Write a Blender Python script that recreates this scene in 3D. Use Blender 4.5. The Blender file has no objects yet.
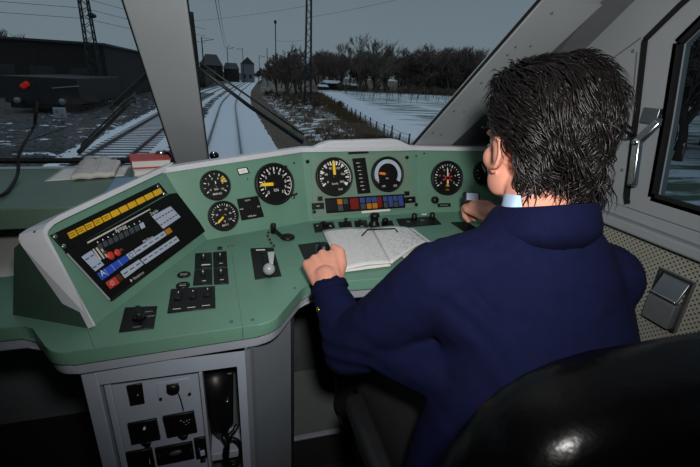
import bpy, bmesh, math, random
from mathutils import Vector as V, Matrix, noise
SC = bpy.context.scene
C = SC.collection
PI = math.pi
random.seed(7)
# ------------------------------------------------------------------ camera, sky, lights, exposure
FPX, CX, CY = 400.0, 350.0, 233.5
CAM = V((0.5, 0.0, 1.30))
MR = Matrix(((0.963, -0.051, 0.266), (-0.266, -0.361, 0.894), (0.05, -0.931, -0.361)))   # columns: camera right, down, forward
cr = V((MR[0][0], MR[1][0], MR[2][0])); cd = V((MR[0][1], MR[1][1], MR[2][1])); cf = V((MR[0][2], MR[1][2], MR[2][2]))
cf.normalize(); cr = (cr - cf * cr.dot(cf)).normalized(); cd = cf.cross(cr)
cam_d = bpy.data.cameras.new('camera'); cam = bpy.data.objects.new('camera', cam_d); C.objects.link(cam)
cam_d.sensor_width = 36.0; cam_d.lens = FPX / 700.0 * 36.0; cam_d.clip_start = 0.02; cam_d.clip_end = 3000
mw = Matrix.Identity(4)
for i in range(3):
    mw[i][0] = cr[i]; mw[i][1] = -cd[i]; mw[i][2] = -cf[i]; mw[i][3] = CAM[i]
cam.matrix_world = mw
SC.camera = cam
SC.view_settings.view_transform = 'Standard'; SC.view_settings.look = 'None'
SC.view_settings.exposure = 0.0; SC.view_settings.gamma = 1.0; SC.view_settings.use_curve_mapping = False

world = bpy.data.worlds.new('overcast_sky'); SC.world = world; world.use_nodes = True
nt = world.node_tree; nt.nodes.clear()
wo = nt.nodes.new('ShaderNodeOutputWorld'); bg = nt.nodes.new('ShaderNodeBackground')
tc = nt.nodes.new('ShaderNodeTexCoord'); sx = nt.nodes.new('ShaderNodeSeparateXYZ'); rp = nt.nodes.new('ShaderNodeValToRGB')
nz = nt.nodes.new('ShaderNodeTexNoise'); nz.inputs['Scale'].default_value = 2.2; nz.inputs['Detail'].default_value = 4
mm = nt.nodes.new('ShaderNodeMath'); mm.operation = 'MULTIPLY_ADD'; mm.inputs[1].default_value = 0.10; 
nt.links.new(tc.outputs['Generated'], nz.inputs['Vector']); nt.links.new(nz.outputs['Fac'], mm.inputs[0])
nt.links.new(tc.outputs['Generated'], sx.inputs[0]); nt.links.new(sx.outputs['Z'], mm.inputs[2])
nt.links.new(mm.outputs[0], rp.inputs['Fac']); nt.links.new(rp.outputs['Color'], bg.inputs['Color']); nt.links.new(bg.outputs[0], wo.inputs[0])
e = rp.color_ramp.elements
e[0].position = 0.0; e[0].color = (0.150, 0.195, 0.225, 1)
e[1].position = 0.75; e[1].color = (0.30, 0.37, 0.43, 1)
x_ = e.new(0.14); x_.color = (0.150, 0.195, 0.225, 1)
x_ = e.new(0.35); x_.color = (0.120, 0.160, 0.188, 1)
bg.inputs['Strength'].default_value = 1.0

fl = bpy.data.lights.new('camera_flash', 'SPOT'); flo = bpy.data.objects.new('camera_flash', fl); C.objects.link(flo)
fl.energy = 44.0; fl.spot_size = math.radians(126); fl.spot_blend = 1.0; fl.shadow_soft_size = 0.035; fl.color = (1.0, 0.97, 0.94)
flo.location = CAM + V((0.05, -0.02, 0.14))
fdir = (cr * 20 - cd * 95 + cf * FPX).normalized()
flo.rotation_euler = fdir.to_track_quat('-Z', 'Y').to_euler()

# ------------------------------------------------------------------ pixel geometry on real planes
def ray(p):
    return (cr * (p[0] - CX) + cd * (p[1] - CY) + cf * FPX).normalized()
def onplane(p, P, N):
    d = ray(p); return CAM + d * ((P - CAM).dot(N) / d.dot(N))
def atz(p, h): return onplane(p, V((0, 0, h)), V((0, 0, 1)))
def aty(p, h): return onplane(p, V((0, h, 0)), V((0, 1, 0)))
def atx(p, h): return onplane(p, V((h, 0, 0)), V((1, 0, 0)))
def atr(p, r): return CAM + ray(p) * r
class Fr:
    def __init__(s, o, u, v):
        s.o = V(o); s.u = V(u).normalized(); s.v = V(v); s.v = (s.v - s.u * s.v.dot(s.u)).normalized(); s.n = s.u.cross(s.v)
    def P(s, a, b, h=0.0): return s.o + s.u * a + s.v * b + s.n * h
    def uv(s, p, h=0.0):
        w = onplane(p, s.o + s.n * h, s.n) - s.o; return (w.dot(s.u), w.dot(s.v))
    def q(s, *ps): return [s.uv(p) for p in ps]
    def sub(s, a, b, ang=0.0, h=0.0):
        c_, s_ = math.cos(ang), math.sin(ang)
        return Fr(s.P(a, b, h), s.u * c_ + s.v * s_, s.v * c_ - s.u * s_)

# ------------------------------------------------------------------ materials
def mat(name, col, rough=0.5, metal=0.0, spec=0.5, var=0.08, vscale=30.0, bump=0.0, bscale=120.0, emit=None, estr=0.0, coat=0.0, sheen=0.0, sss=0.0):
    m = bpy.data.materials.new(name); m.use_nodes = True; t = m.node_tree; b = t.nodes['Principled BSDF']
    c = [((x / 255.0) / 12.92 if x <= 10 else (((x / 255.0) + 0.055) / 1.055) ** 2.4) for x in col]
    b.inputs['Roughness'].default_value = rough; b.inputs['Metallic'].default_value = metal
    b.inputs['Specular IOR Level'].default_value = spec; b.inputs['Coat Weight'].default_value = coat
    b.inputs['Sheen Weight'].default_value = sheen
    if sss: b.inputs['Subsurface Weight'].default_value = sss; b.inputs['Subsurface Scale'].default_value = 0.006
    co = t.nodes.new('ShaderNodeTexCoord')
    n1 = t.nodes.new('ShaderNodeTexNoise'); n1.inputs['Scale'].default_value = vscale; n1.inputs['Detail'].default_value = 5
    t.links.new(co.outputs['Object'], n1.inputs['Vector'])
    r = t.nodes.new('ShaderNodeValToRGB'); lo = [max(0, x * (1 - var)) for x in c]; hi = [min(1, x * (1 + var)) for x in c]
    r.color_ramp.elements[0].position = 0.3; r.color_ramp.elements[0].color = (*lo, 1)
    r.color_ramp.elements[1].position = 0.7; r.color_ramp.elements[1].color = (*hi, 1)
    t.links.new(n1.outputs['Fac'], r.inputs['Fac']); t.links.new(r.outputs['Color'], b.inputs['Base Color'])
    if bump:
        n2 = t.nodes.new('ShaderNodeTexNoise'); n2.inputs['Scale'].default_value = bscale; n2.inputs['Detail'].default_value = 3
        t.links.new(co.outputs['Object'], n2.inputs['Vector'])
        bp = t.nodes.new('ShaderNodeBump'); bp.inputs['Strength'].default_value = bump; bp.inputs['Distance'].default_value = 0.002
        t.links.new(n2.outputs['Fac'], bp.inputs['Height']); t.links.new(bp.outputs['Normal'], b.inputs['Normal'])
    if emit:
        b.inputs['Emission Color'].default_value = (*[(x / 255.0) ** 2.2 for x in emit], 1); b.inputs['Emission Strength'].default_value = estr
    return m
M = {}
M['green'] = mat('green_paint', (102, 143, 124), 0.42, spec=0.45, var=0.05, vscale=14, bump=0.10, bscale=420)
M['panelgreen'] = mat('green_grey_paint', (112, 140, 122), 0.45, var=0.05, vscale=14, bump=0.08, bscale=420)
M['sagegreen'] = mat('sage_counter_paint', (88, 112, 98), 0.5, var=0.07, vscale=9, bump=0.06, bscale=300)
M['rim'] = mat('pale_grey_rim', (206, 210, 216), 0.42, var=0.03, vscale=25)
M['lip'] = mat('grey_desk_lip', (150, 156, 166), 0.5, var=0.04)
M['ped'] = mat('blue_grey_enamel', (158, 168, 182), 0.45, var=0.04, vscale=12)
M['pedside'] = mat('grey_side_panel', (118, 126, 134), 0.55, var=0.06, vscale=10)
M['wall'] = mat('grey_wall_paint', (140, 146, 150), 0.5, var=0.05, vscale=6, bump=0.05, bscale=300)
M['pillar'] = mat('pillar_grey_paint', (148, 154, 158), 0.5, var=0.04, vscale=7)
M['band'] = mat('dark_grey_strip', (92, 96, 100), 0.6, var=0.06)
M['rubber'] = mat('black_rubber', (18, 19, 20), 0.7, spec=0.3)
M['black'] = mat('black_plastic', (14, 14, 15), 0.42, spec=0.4, bump=0.06, bscale=300)
M['dial'] = mat('dial_black', (9, 10, 10), 0.5, spec=0.25)
M['blackgloss'] = mat('gloss_black', (8, 8, 9), 0.2)
M['white'] = mat('white_print', (228, 230, 226), 0.55, var=0.03)
M['wlamp'] = mat('white_key', (176, 188, 206), 0.4, var=0.05)
M['yellow'] = mat('yellow_key', (226, 176, 20), 0.45, var=0.05)
M['ylw'] = mat('yellow_needle', (240, 200, 40), 0.5)
M['orange'] = mat('orange_paint', (224, 128, 30), 0.5)
M['amber'] = mat('amber_key', (190, 118, 22), 0.4)
M['red'] = mat('red_key', (204, 60, 46), 0.4)
M['dred'] = mat('dark_red_lamp', (120, 26, 24), 0.35)
M['brown'] = mat('brown_key', (84, 48, 22), 0.45)
M['blue'] = mat('blue_key', (44, 82, 196), 0.4)
M['dblue'] = mat('dull_blue_lamp', (54, 76, 140), 0.4)
M['greykey'] = mat('grey_key', (64, 70, 78), 0.45)
M['chrome'] = mat('worn_chrome', (196, 200, 204), 0.22, metal=1.0, var=0.05, bump=0.03)
M['steel'] = mat('brushed_steel', (150, 154, 158), 0.4, metal=1.0)
M['ball'] = mat('grey_ball', (150, 154, 158), 0.3, spec=0.6)
M['paper'] = mat('paper', (214, 214, 212), 0.85, var=0.03, vscale=60)
M['newsprint'] = mat('newsprint', (196, 194, 188), 0.9, var=0.06, vscale=70)
M['bluepaper'] = mat('blue_card', (118, 150, 172), 0.8, var=0.04)
M['ink'] = mat('grey_ink', (180, 182, 188), 0.9)
M['shadedgreen'] = mat('green_with_painted_shade', (52, 74, 64), 0.6, var=0.06)  # console green darkened to paint in the shade on its end face
M['redcover'] = mat('red_book_cover', (180, 70, 62), 0.6, var=0.08, vscale=40)
M['floor'] = mat('dark_floor_mat', (40, 36, 32), 0.85, var=0.2, vscale=25, bump=0.2, bscale=200)
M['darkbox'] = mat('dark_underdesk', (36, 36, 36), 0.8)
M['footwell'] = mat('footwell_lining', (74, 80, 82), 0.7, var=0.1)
M['leather'] = mat('black_leather', (4, 4, 5), 0.26, spec=0.22, bump=0.5, bscale=45)
M['armrest'] = mat('dark_grey_plastic', (17, 18, 20), 0.55)
M['skin'] = mat('skin', (214, 150, 128), 0.48, var=0.07, vscale=45, bump=0.08, bscale=400, sss=0.15)
M['navy'] = mat('navy_wool', (11, 16, 46), 0.9, spec=0.12, var=0.10, vscale=60, bump=0.25, bscale=700)
M['trousers'] = mat('dark_trousers', (9, 10, 15), 0.9, bump=0.1, bscale=500)
M['shoe'] = mat('shoe_leather', (14, 13, 13), 0.3)
M['shirt'] = mat('pale_blue_shirt', (170, 194, 222), 0.8, var=0.03)
M['brass'] = mat('brass', (212, 170, 84), 0.3, metal=1.0)
M['eye'] = mat('eye_white', (220, 216, 210), 0.2); M['iris'] = mat('eye_iris', (60, 44, 30), 0.2)
# ------------------------------------------------------------------ mesh builder
class MB:
    def __init__(s): s.bm = bmesh.new(); s.mats = []
    def mi(s, m):
        m = M[m] if isinstance(m, str) else m
        if m not in s.mats: s.mats.append(m)
        return s.mats.index(m)
    def _add(s, verts, faces, m, smooth=False):
        k = s.mi(m); vs = [s.bm.verts.new(v) for v in verts]; out = []
        for f in faces:
            try: F_ = s.bm.faces.new([vs[i] for i in f])
            except ValueError: continue
            F_.material_index = k; F_.smooth = smooth; out.append(F_)
        return out
    def poly(s, fr, pts, h0, h1, m, bev=0.0, seg=2, msides=None):
        n = len(pts); ar = sum(pts[i][0] * pts[(i + 1) % n][1] - pts[(i + 1) % n][0] * pts[i][1] for i in range(n))
        if ar < 0: pts = pts[::-1]
        if h1 < h0: h0, h1 = h1, h0
        vs = [fr.P(a, b, h0) for a, b in pts] + [fr.P(a, b, h1) for a, b in pts]
        fs = [tuple(range(n - 1, -1, -1)), tuple(range(n, 2 * n))] + [(i, (i + 1) % n, n + (i + 1) % n, n + i) for i in range(n)]
        F_ = s._add(vs, fs, m)
        if bev > 0:
            ed = list({e for f in F_ for e in f.edges})
            r = bmesh.ops.bevel(s.bm, geom=ed, offset=bev, segments=seg, profile=0.5, affect='EDGES', clamp_overlap=True)
            k = s.mi(m)
            for f in r['faces']: f.material_index = k; f.smooth = True
        return s
    def box(s, fr, u0, u1, v0, v1, h0, h1, m, bev=0.0, seg=2):
        return s.poly(fr, [(u0, v0), (u1, v0), (u1, v1), (u0, v1)], h0, h1, m, bev, seg)
    def lathe(s, fr, c, prof, m, seg=24, smooth=True, caps=True):
        vs = []; fs = []
        for r, h in prof:
            for i in range(seg):
                a = 2 * PI * i / seg; vs.append(fr.P(c[0] + r * math.cos(a), c[1] + r * math.sin(a), h))
        for j in range(len(prof) - 1):
            for i in range(seg):
                fs.append((j * seg + i, j * seg + (i + 1) % seg, (j + 1) * seg + (i + 1) % seg, (j + 1) * seg + i))
        if caps:
            fs.append(tuple(range(seg - 1, -1, -1))); L = (len(prof) - 1) * seg; fs.append(tuple(range(L, L + seg)))
        s._add(vs, fs, m, smooth); return s
    def cyl(s, fr, c, r, h0, h1, m, seg=20, bev=0.0):
        if bev: return s.lathe(fr, c, [(r, h0), (r, h1 - bev), (r - bev * 0.4, h1 - bev * 0.3), (r - bev, h1)], m, seg)
        return s.lathe(fr, c, [(r, h0), (r, h1)], m, seg, smooth=False)
    def tube(s, pts, rad, m, seg=8, caps=True, smooth=True, flat=None):
        pts = [V(p) for p in pts]; n = len(pts)
        if not isinstance(rad, (list, tuple)): rad = [rad] * n
        vs = []; fs = []; up = None
        for i in range(n):
            t = (pts[min(i + 1, n - 1)] - pts[max(i - 1, 0)])
            t = t.normalized() if t.length > 1e-9 else V((0, 0, 1))
            if up is None:
                up = t.orthogonal().normalized() if flat is None else (V(flat) - t * t.dot(V(flat))).normalized()
            up = (up - t * up.dot(t))
            up = up.normalized() if up.length > 1e-6 else t.orthogonal().normalized()
            sd = t.cross(up)
            for k in range(seg):
                a = 2 * PI * k / seg + PI / seg
                vs.append(pts[i] + (up * math.cos(a) * (0.45 if flat is not None else 1) + sd * math.sin(a)) * rad[i])
        for i in range(n - 1):
            for k in range(seg):
                fs.append((i * seg + k, i * seg + (k + 1) % seg, (i + 1) * seg + (k + 1) % seg, (i + 1) * seg + k))
        if caps: fs.append(tuple(range(seg - 1, -1, -1))); fs.append(tuple(range((n - 1) * seg, n * seg)))
        s._add(vs, fs, m, smooth); return s
    def bar(s, a, b, w, h, m, up=(0, 0, 1), bev=0.0):
        a = V(a); b = V(b); t = b - a; L = t.length; fr = Fr(a, t, V(up)) if abs(t.normalized().dot(V(up))) < 0.99 else Fr(a, t, V((1, 0, 0)))
        return s.box(fr, 0, L, -w / 2, w / 2, -h / 2, h / 2, m, bev)
    def ell(s, c, ax, m, seg=24, rings=14):
        c = V(c); ax = [V(a) for a in ax]; vs = [c + ax[2]]; fs = []
        for j in range(1, rings):
            th = PI * j / rings
            for i in range(seg):
                a = 2 * PI * i / seg; vs.append(c + ax[0] * math.sin(th) * math.cos(a) + ax[1] * math.sin(th) * math.sin(a) + ax[2] * math.cos(th))
        vs.append(c - ax[2]); L = len(vs) - 1
        for i in range(seg):
            fs.append((0, 1 + i, 1 + (i + 1) % seg)); b = 1 + (rings - 2) * seg; fs.append((L, b + (i + 1) % seg, b + i))
        for j in range(rings - 2):
            for i in range(seg):
                b = 1 + j * seg; fs.append((b + i, b + seg + i, b + seg + (i + 1) % seg, b + (i + 1) % seg))
        s._add(vs, fs, m, True); return s
    def sph(s, c, r, m, seg=20, rings=12): return s.ell(c, [(r, 0, 0), (0, r, 0), (0, 0, r)], m, seg, rings)
    def cap(s, p, q, r1, r2, m='black', seg=14):
        p = V(p); q = V(q); t = (q - p).normalized(); pts = []; rd = []
        for k in range(5): a = PI / 2 * k / 4.0; pts.append(p - t * r1 * math.cos(a)); rd.append(max(r1 * math.sin(a), r1 * 0.02))
        for k in range(5): a = PI / 2 * (1 - k / 4.0); pts.append(q + t * r2 * math.cos(a)); rd.append(max(r2 * math.sin(a), r2 * 0.02))
        return s.tube(pts, rd, m, seg)
    def loft(s, rings, m, seg=28):
        vs = []; fs = []; n = len(rings)
        for c, a, b in rings:
            for i in range(seg):
                th = 2 * PI * i / seg; vs.append(V(c) + V(a) * math.cos(th) + V(b) * math.sin(th))
        for j in range(n - 1):
            for i in range(seg): fs.append((j * seg + i, j * seg + (i + 1) % seg, (j + 1) * seg + (i + 1) % seg, (j + 1) * seg + i))
        fs.append(tuple(range(seg - 1, -1, -1))); fs.append(tuple(range((n - 1) * seg, n * seg)))
        s._add(vs, fs, m, True); return s
    def quad(s, pts, m): s._add([V(p) for p in pts], [tuple(range(len(pts)))], m); return s
    def text(s, fr, c, body, size, m, h=0.0004, ang=0.0):
        key = body
        if key not in TXT:
            cu = bpy.data.curves.new('t', 'FONT'); cu.body = body; cu.size = 1.0; cu.align_x = 'CENTER'; cu.align_y = 'CENTER'; cu.resolution_u = 2
            ob = bpy.data.objects.new('t', cu); me = ob.to_mesh()
            TXT[key] = ([tuple(v.co) for v in me.vertices], [tuple(p.vertices) for p in me.polygons])
            ob.to_mesh_clear(); bpy.data.objects.remove(ob); bpy.data.curves.remove(cu)
        vs, fs = TXT[key]; f2 = fr.sub(c[0], c[1], ang)
        s._add([f2.P(x * size, y * size, h) for x, y, _ in vs], fs, m); return s
    def obj(s, name, parent=None, keep=False):
        bm = s.bm
        bmesh.ops.recalc_face_normals(bm, faces=[f for f in bm.faces]) if not keep else None
        me = bpy.data.meshes.new(name); bm.to_mesh(me); bm.free()
        for m in s.mats: me.materials.append(m)
        o = bpy.data.objects.new(name, me); C.objects.link(o)
        if parent is not None:
            o.parent = parent; w = WL.get(parent.name, V((0, 0, 0)))
            me.transform(Matrix.Translation(-w)); WL[o.name] = w
        else: WL[o.name] = V((0, 0, 0))
        return o
TXT = {}; WL = {}
def recenter(o):
    """top-level mesh: put the origin at the base of its bounding box"""
    me = o.data; xs = [v.co for v in me.vertices]
    b = V(((min(v.x for v in xs) + max(v.x for v in xs)) / 2, (min(v.y for v in xs) + max(v.y for v in xs)) / 2, min(v.z for v in xs)))
    me.transform(Matrix.Translation(-b)); o.location = b; WL[o.name] = b; return o
def tag(o, label=None, cat=None, group=None, kind=None):
    if label: o['label'] = label
    if cat: o['category'] = cat
    if group: o['group'] = group
    if kind: o['kind'] = kind
    return o
def thing(name, label, cat, loc=(0, 0, 0), group=None):
    o = bpy.data.objects.new(name, None); C.objects.link(o); o.location = loc; o.empty_display_size = 0.05
    WL[o.name] = V(loc); return tag(o, label, cat, group)
def struct(mb, name, parent=None, label=None):
    o = mb.obj(name, parent)
    if parent is None: o['kind'] = 'structure'
    if label: o['label'] = label
    return o
def tree_children(o): return [x for x in ALLKIDS.get(o.name, [])]
ALLKIDS = {}
def copy_tree(root, kids, loc, rz=0.0, sc=None):
    """copy a thing and its parts (kids: list of (child, [grandchildren]))"""
    r = root.copy(); C.objects.link(r); r.location = loc; r.rotation_euler = (0, 0, rz)
    if sc: r.scale = sc
    for ch, gs in kids:
        c_ = ch.copy(); C.objects.link(c_); c_.parent = r
        for g in gs: d_ = g.copy(); C.objects.link(d_); d_.parent = c_
    return r
WF = Fr((0, 0, 0), (1, 0, 0), (0, 1, 0))       # world frame, looking down
FY = lambda y: Fr((0, y, 0), (1, 0, 0), (0, 0, 1))    # faces -Y (towards the camera)
# ------------------------------------------------------------------ the cab shell
WSA = V((0.355, 1.416, 1.031)); WSB = V((0.355, 1.044, 1.434))
WS = Fr(WSA, (1, 0, 0), WSB - WSA)      # windscreen plane; n points forward/up? -> see sign
WSN = WS.n if WS.n.y < 0 else -WS.n     # towards the cab
sgn = 1 if WS.n.y < 0 else -1
RW = 1.5; LW = -1.25; CEIL = 1.92
FX = lambda x: Fr((x, 0, 0), (0, -1, 0), (0, 0, 1))
def sh(name, m, fr, pts, h0, h1, parent=None, label=None, bev=0.0):
    b = MB(); b.poly(fr, pts, h0, h1, m, bev); return struct(b, name, parent, label)
sh('floor', 'floor', WF, [(LW, -0.9), (RW, -0.9), (RW, 1.5), (LW, 1.5)], -0.04, 0.0)
sh('ceiling', 'wall', WF, [(LW, -0.9), (RW, -0.9), (RW, 0.62), (LW, 0.62)], CEIL, CEIL + 0.04)
sh('wall_back', 'wall', FY(-0.9), [(LW, 0), (RW, 0), (RW, CEIL), (LW, CEIL)], -0.04, 0.0)
sh('wall_left', 'wall', Fr((LW, 0, 0), (0, 1, 0), (0, 0, 1)), [(-0.9, 0), (1.5, 0), (1.45, 1.0), (0.6, CEIL), (-0.9, CEIL)], -0.04, 0.0)
sh('wall_front', 'wall', FY(1.46), [(LW, 0), (RW, 0), (RW, 0.985), (LW, 0.985)], -0.04, 0.0)
# windscreen: two panes in rubber, the post between them, the post at the right, the header above
def wsuv(p): return WS.uv(p)
vt = 0.66                                # top of the panes along the slope
pl0, pl1 = wsuv((175, 158)), wsuv((125, 0)); pr0, pr1 = wsuv((208, 155)), wsuv((187, 0))
def ext(a, b, v): t = (v - a[1]) / (b[1] - a[1]); return (a[0] + (b[0] - a[0]) * t, v)
vb = -0.018
gl0, gl1 = ext(pl0, pl1, vb), ext(pl0, pl1, vt); gr0, gr1 = ext(pr0, pr1, vb), ext(pr0, pr1, vt)
ra0, ra1 = wsuv((413, 145)), wsuv((537, 3)); rb0, rb1 = ext(ra0, ra1, vb), ext(ra0, ra1, vt)
ub = LW - 0.355
def glass_mat(name, tint, rough=0.0):
    m = bpy.data.materials.new(name); m.use_nodes = True; t = m.node_tree; t.nodes.clear()
    o = t.nodes.new('ShaderNodeOutputMaterial'); mx = t.nodes.new('ShaderNodeMixShader'); tr = t.nodes.new('ShaderNodeBsdfTransparent'); g = t.nodes.new('ShaderNodeBsdfGlossy')
    fr = t.nodes.new('ShaderNodeFresnel'); fr.inputs['IOR'].default_value = 1.16
    tr.inputs['Color'].default_value = (*tint, 1); g.inputs['Roughness'].default_value = rough
    t.links.new(fr.outputs[0], mx.inputs[0]); t.links.new(tr.outputs[0], mx.inputs[1]); t.links.new(g.outputs[0], mx.inputs[2]); t.links.new(mx.outputs[0], o.inputs[0]); return m
M['glass'] = glass_mat('window_glass', (0.96, 0.975, 0.98)); M['sideglass'] = glass_mat('side_window_glass', (0.34, 0.39, 0.42))
def pane(name, fr, pts, m, parent=None):
    b = MB(); b.quad([fr.P(u, v, 0) for u, v in pts], m); return struct(b, name, parent)
w1 = pane('window_1', WS, [(ub, vb), gl0, gl1, (ub, vt)], 'glass')
w2 = pane('window_2', WS, [gr0, rb0, rb1, gr1], 'glass')
def seal(fr, pts, w, d, parent, name='window_seal', m='rubber', closed=True, h=None):
    b = MB(); P3 = [fr.P(u, v, 0.0) for u, v in pts]; n = len(P3)
    for i in range(n if closed else n - 1): b.bar(P3[i], P3[(i + 1) % n], w, d, m, up=fr.v if abs((P3[(i + 1) % n] - P3[i]).normalized().dot(fr.v)) < 0.9 else fr.u)
    return struct(b, name, parent)
seal(WS, [(ub, vb), gl0, gl1, (ub, vt)], 0.012, 0.012, w1)
seal(WS, [gr0, rb0, rb1, gr1], 0.005, 0.010, w2)
sh('trim_1', 'pillar', WS, [gl0, gr0, gr1, gl1], -0.02, 0.02, bev=0.004)
# right post: wide flat panel lying in the windscreen plane, with screws
q0, q1 = wsuv((446, 147)), wsuv((596, 6)); qb0, qb1 = ext(q0, q1, vb - 0.06), ext(q0, q1, vt)
rbx = ext(ra0, ra1, vb - 0.06)
t2 = sh('trim_2', 'pillar', WS, [rbx, qb0, qb1, rb1], -0.012, 0.012)
bs = MB()
for p in [(514, 44), (529, 43), (480, 80), (453, 108), (463, 109), (432, 130), (440, 132), (493, 66), (550, 10), (506, 52)]:
    u, v = wsuv(p); f2 = Fr(WS.o, WS.u, WS.v) if sgn > 0 else Fr(WS.o, WS.v, WS.u)
    P = WS.P(u, v, 0.012 * sgn); bs.ell(P, [WS.u * 0.0042, WS.v * 0.0042, WSN * 0.002], 'band', 10, 6)
struct(bs, 'screw', t2)
# darker strip that joins the post to the side wall
k0, k1 = atx((490, 143), RW), atx((630, 5), RW)
kd = (k1 - k0); ka = k0 - kd * 0.35; kb = k1 + kd * 0.7
b = MB(); A0, A1 = WS.P(*ext(q0, q1, vb - 0.06), 0), WS.P(*ext(q0, q1, vt), 0)
b.quad([A0, ka, kb, A1], 'band'); b.quad([A0 + V((0, 0.02, 0.02)), A1 + V((0, 0.02, 0.02)), kb + V((0, 0.02, 0.02)), ka + V((0, 0.02, 0.02))], 'band')
struct(b, 'trim_3')
# header above the panes up to the ceiling
h0, h1 = WS.P(0, vt, 0), None
b = MB(); b.quad([V((LW, h0.y, h0.z)), V((RW, h0.y, h0.z)), V((RW, 0.60, CEIL)), V((LW, 0.60, CEIL))], 'wall'); struct(b, 'trim_4')
# right wall, in pieces round its window (u = -y)
F = FX(RW)
sp = [(-atx(p, RW).y, atx(p, RW).z) for p in [(632, 208), (630, 195), (641, 111), (649, 40), (684, 6)]]
zs = 1.018; wtop = 1.60; uend = 0.35
front = [(-1.46, zs), (sp[0][0], zs), (sp[2][0], sp[2][1]), (sp[3][0], sp[3][1]), (sp[4][0], sp[4][1]), (sp[4][0] + 0.12, wtop), (uend, wtop), (uend, CEIL), (-kb.y, CEIL), (-kb.y, kb.z), (-k0.y, k0.z), (-1.46, 1.05)]
sh('wall_right', 'wall', F, front, -0.04, 0.0)
sh('wall_right_rear', 'wall', F, [(uend, zs), (0.9, zs), (0.9, CEIL), (uend, CEIL)], -0.04, 0.0)
# perforated lining under the sill
M['perf'] = mat('perforated_lining', (150, 150, 140), 0.6, var=0.03)
t = M['perf'].node_tree; bsdf = t.nodes['Principled BSDF']
co = t.nodes.new('ShaderNodeTexCoord'); mp = t.nodes.new('ShaderNodeMapping'); mp.inputs['Scale'].default_value = (1, 105, 105); mp.inputs['Rotation'].default_value = (math.radians(45), 0, 0)
vo = t.nodes.new('ShaderNodeVectorMath'); vo.operation = 'FRACTION'; vs_ = t.nodes.new('ShaderNodeVectorMath'); vs_.operation = 'SUBTRACT'; vs_.inputs[1].default_value = (0.5, 0.5, 0.5)
mu = t.nodes.new('ShaderNodeVectorMath'); mu.operation = 'MULTIPLY'; mu.inputs[1].default_value = (0, 1, 1); ln = t.nodes.new('ShaderNodeVectorMath'); ln.operation = 'LENGTH'
gt = t.nodes.new('ShaderNodeMath'); gt.operation = 'LESS_THAN'; gt.inputs[1].default_value = 0.24
mx = t.nodes.new('ShaderNodeMix'); mx.data_type = 'RGBA'; mx.inputs['B'].default_value = (0.012, 0.012, 0.012, 1)
old = bsdf.inputs['Base Color'].links[0].from_socket
t.links.new(co.outputs['Object'], mp.inputs[0]); t.links.new(mp.outputs[0], vo.inputs[0]); t.links.new(vo.outputs[0], vs_.inputs[0]); t.links.new(vs_.outputs[0], mu.inputs[0]); t.links.new(mu.outputs[0], ln.inputs[0])
t.links.new(ln.outputs['Value'], gt.inputs[0]); t.links.new(gt.outputs[0], mx.inputs['Factor']); t.links.new(old, mx.inputs['A']); t.links.new(mx.outputs['Result'], bsdf.inputs['Base Color'])
sh('wall_right_lining', 'perf', F, [(-1.46, 0), (0.9, 0), (0.9, zs), (-1.46, zs)], -0.04, 0.0)
b = MB(); b.box(F, -1.30, 0.9, 0.962, 0.990, 0, 0.035, 'wall', 0.006); b.box(F, -1.30, 0.9, 0.990, 1.018, 0, 0.012, 'wall', 0.003); struct(b, 'trim_5')
# side window: black seal, grey frame, rubber, glass
w3pts = [(-0.75, 1.02), sp[1], sp[2], sp[3], sp[4], (sp[4][0] + 0.12, wtop), (uend, wtop), (uend, 1.02)]
gp = [atx(p, RW) for p in [(654, 197), (668, 120), (680, 43)]]
gl = [(-gp[0].y, gp[0].z), (-gp[1].y, gp[1].z), (-gp[2].y, gp[2].z)]
gpoly = [gl[0], gl[1], gl[2], (gl[2][0] + 0.10, 1.535), (uend - 0.05, 1.535), (uend - 0.05, gl[0][1])]
w3 = pane('window_3', Fr((RW + 0.02, 0, 0), (0, -1, 0), (0, 0, 1)), gpoly, 'sideglass')
b = MB()
def ringpoly(b, fr, outer, inner, h0, h1, m):
    n = len(outer)
    for i in range(n):
        j = (i + 1) % n
        o0, o1, i0, i1 = outer[i], outer[j], inner[i], inner[j]
        b.quad([fr.P(*o0, h1), fr.P(*o1, h1), fr.P(*i1, h1), fr.P(*i0, h1)], m); b.quad([fr.P(*o0, h0), fr.P(*i0, h0), fr.P(*i1, h0), fr.P(*o1, h0)], m)
        b.quad([fr.P(*i0, h1), fr.P(*i1, h1), fr.P(*i1, h0), fr.P(*i0, h0)], m); b.quad([fr.P(*o0, h0), fr.P(*o1, h0), fr.P(*o1, h1), fr.P(*o0, h1)], m)
o6 = [(-0.77, 1.02), sp[2], sp[3], (sp[4][0] + 0.12, wtop), (uend, wtop), (uend, 1.02)]
ringpoly(b, F, o6, gpoly, -0.035, 0.010, 'wall'); struct(b, 'window_frame', w3)
b = MB(); P3 = [F.P(u, v, 0.008) for u, v in [(-0.775, 1.03), sp[1], sp[2], sp[3], sp[4], (sp[4][0] + 0.12, wtop)]]
for i in range(len(P3) - 1): b.bar(P3[i], P3[i + 1], 0.016, 0.012, 'rubber', up=(1, 0, 0))
struct(b, 'window_seal', w3)
b = MB(); P3 = [F.P(u, v, 0.004) for u, v in gpoly]
for i in range(6): b.bar(P3[i], P3[(i + 1) % 6], 0.012, 0.018, 'rubber', up=(1, 0, 0))
struct(b, 'glass_rubber', w3)
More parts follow.
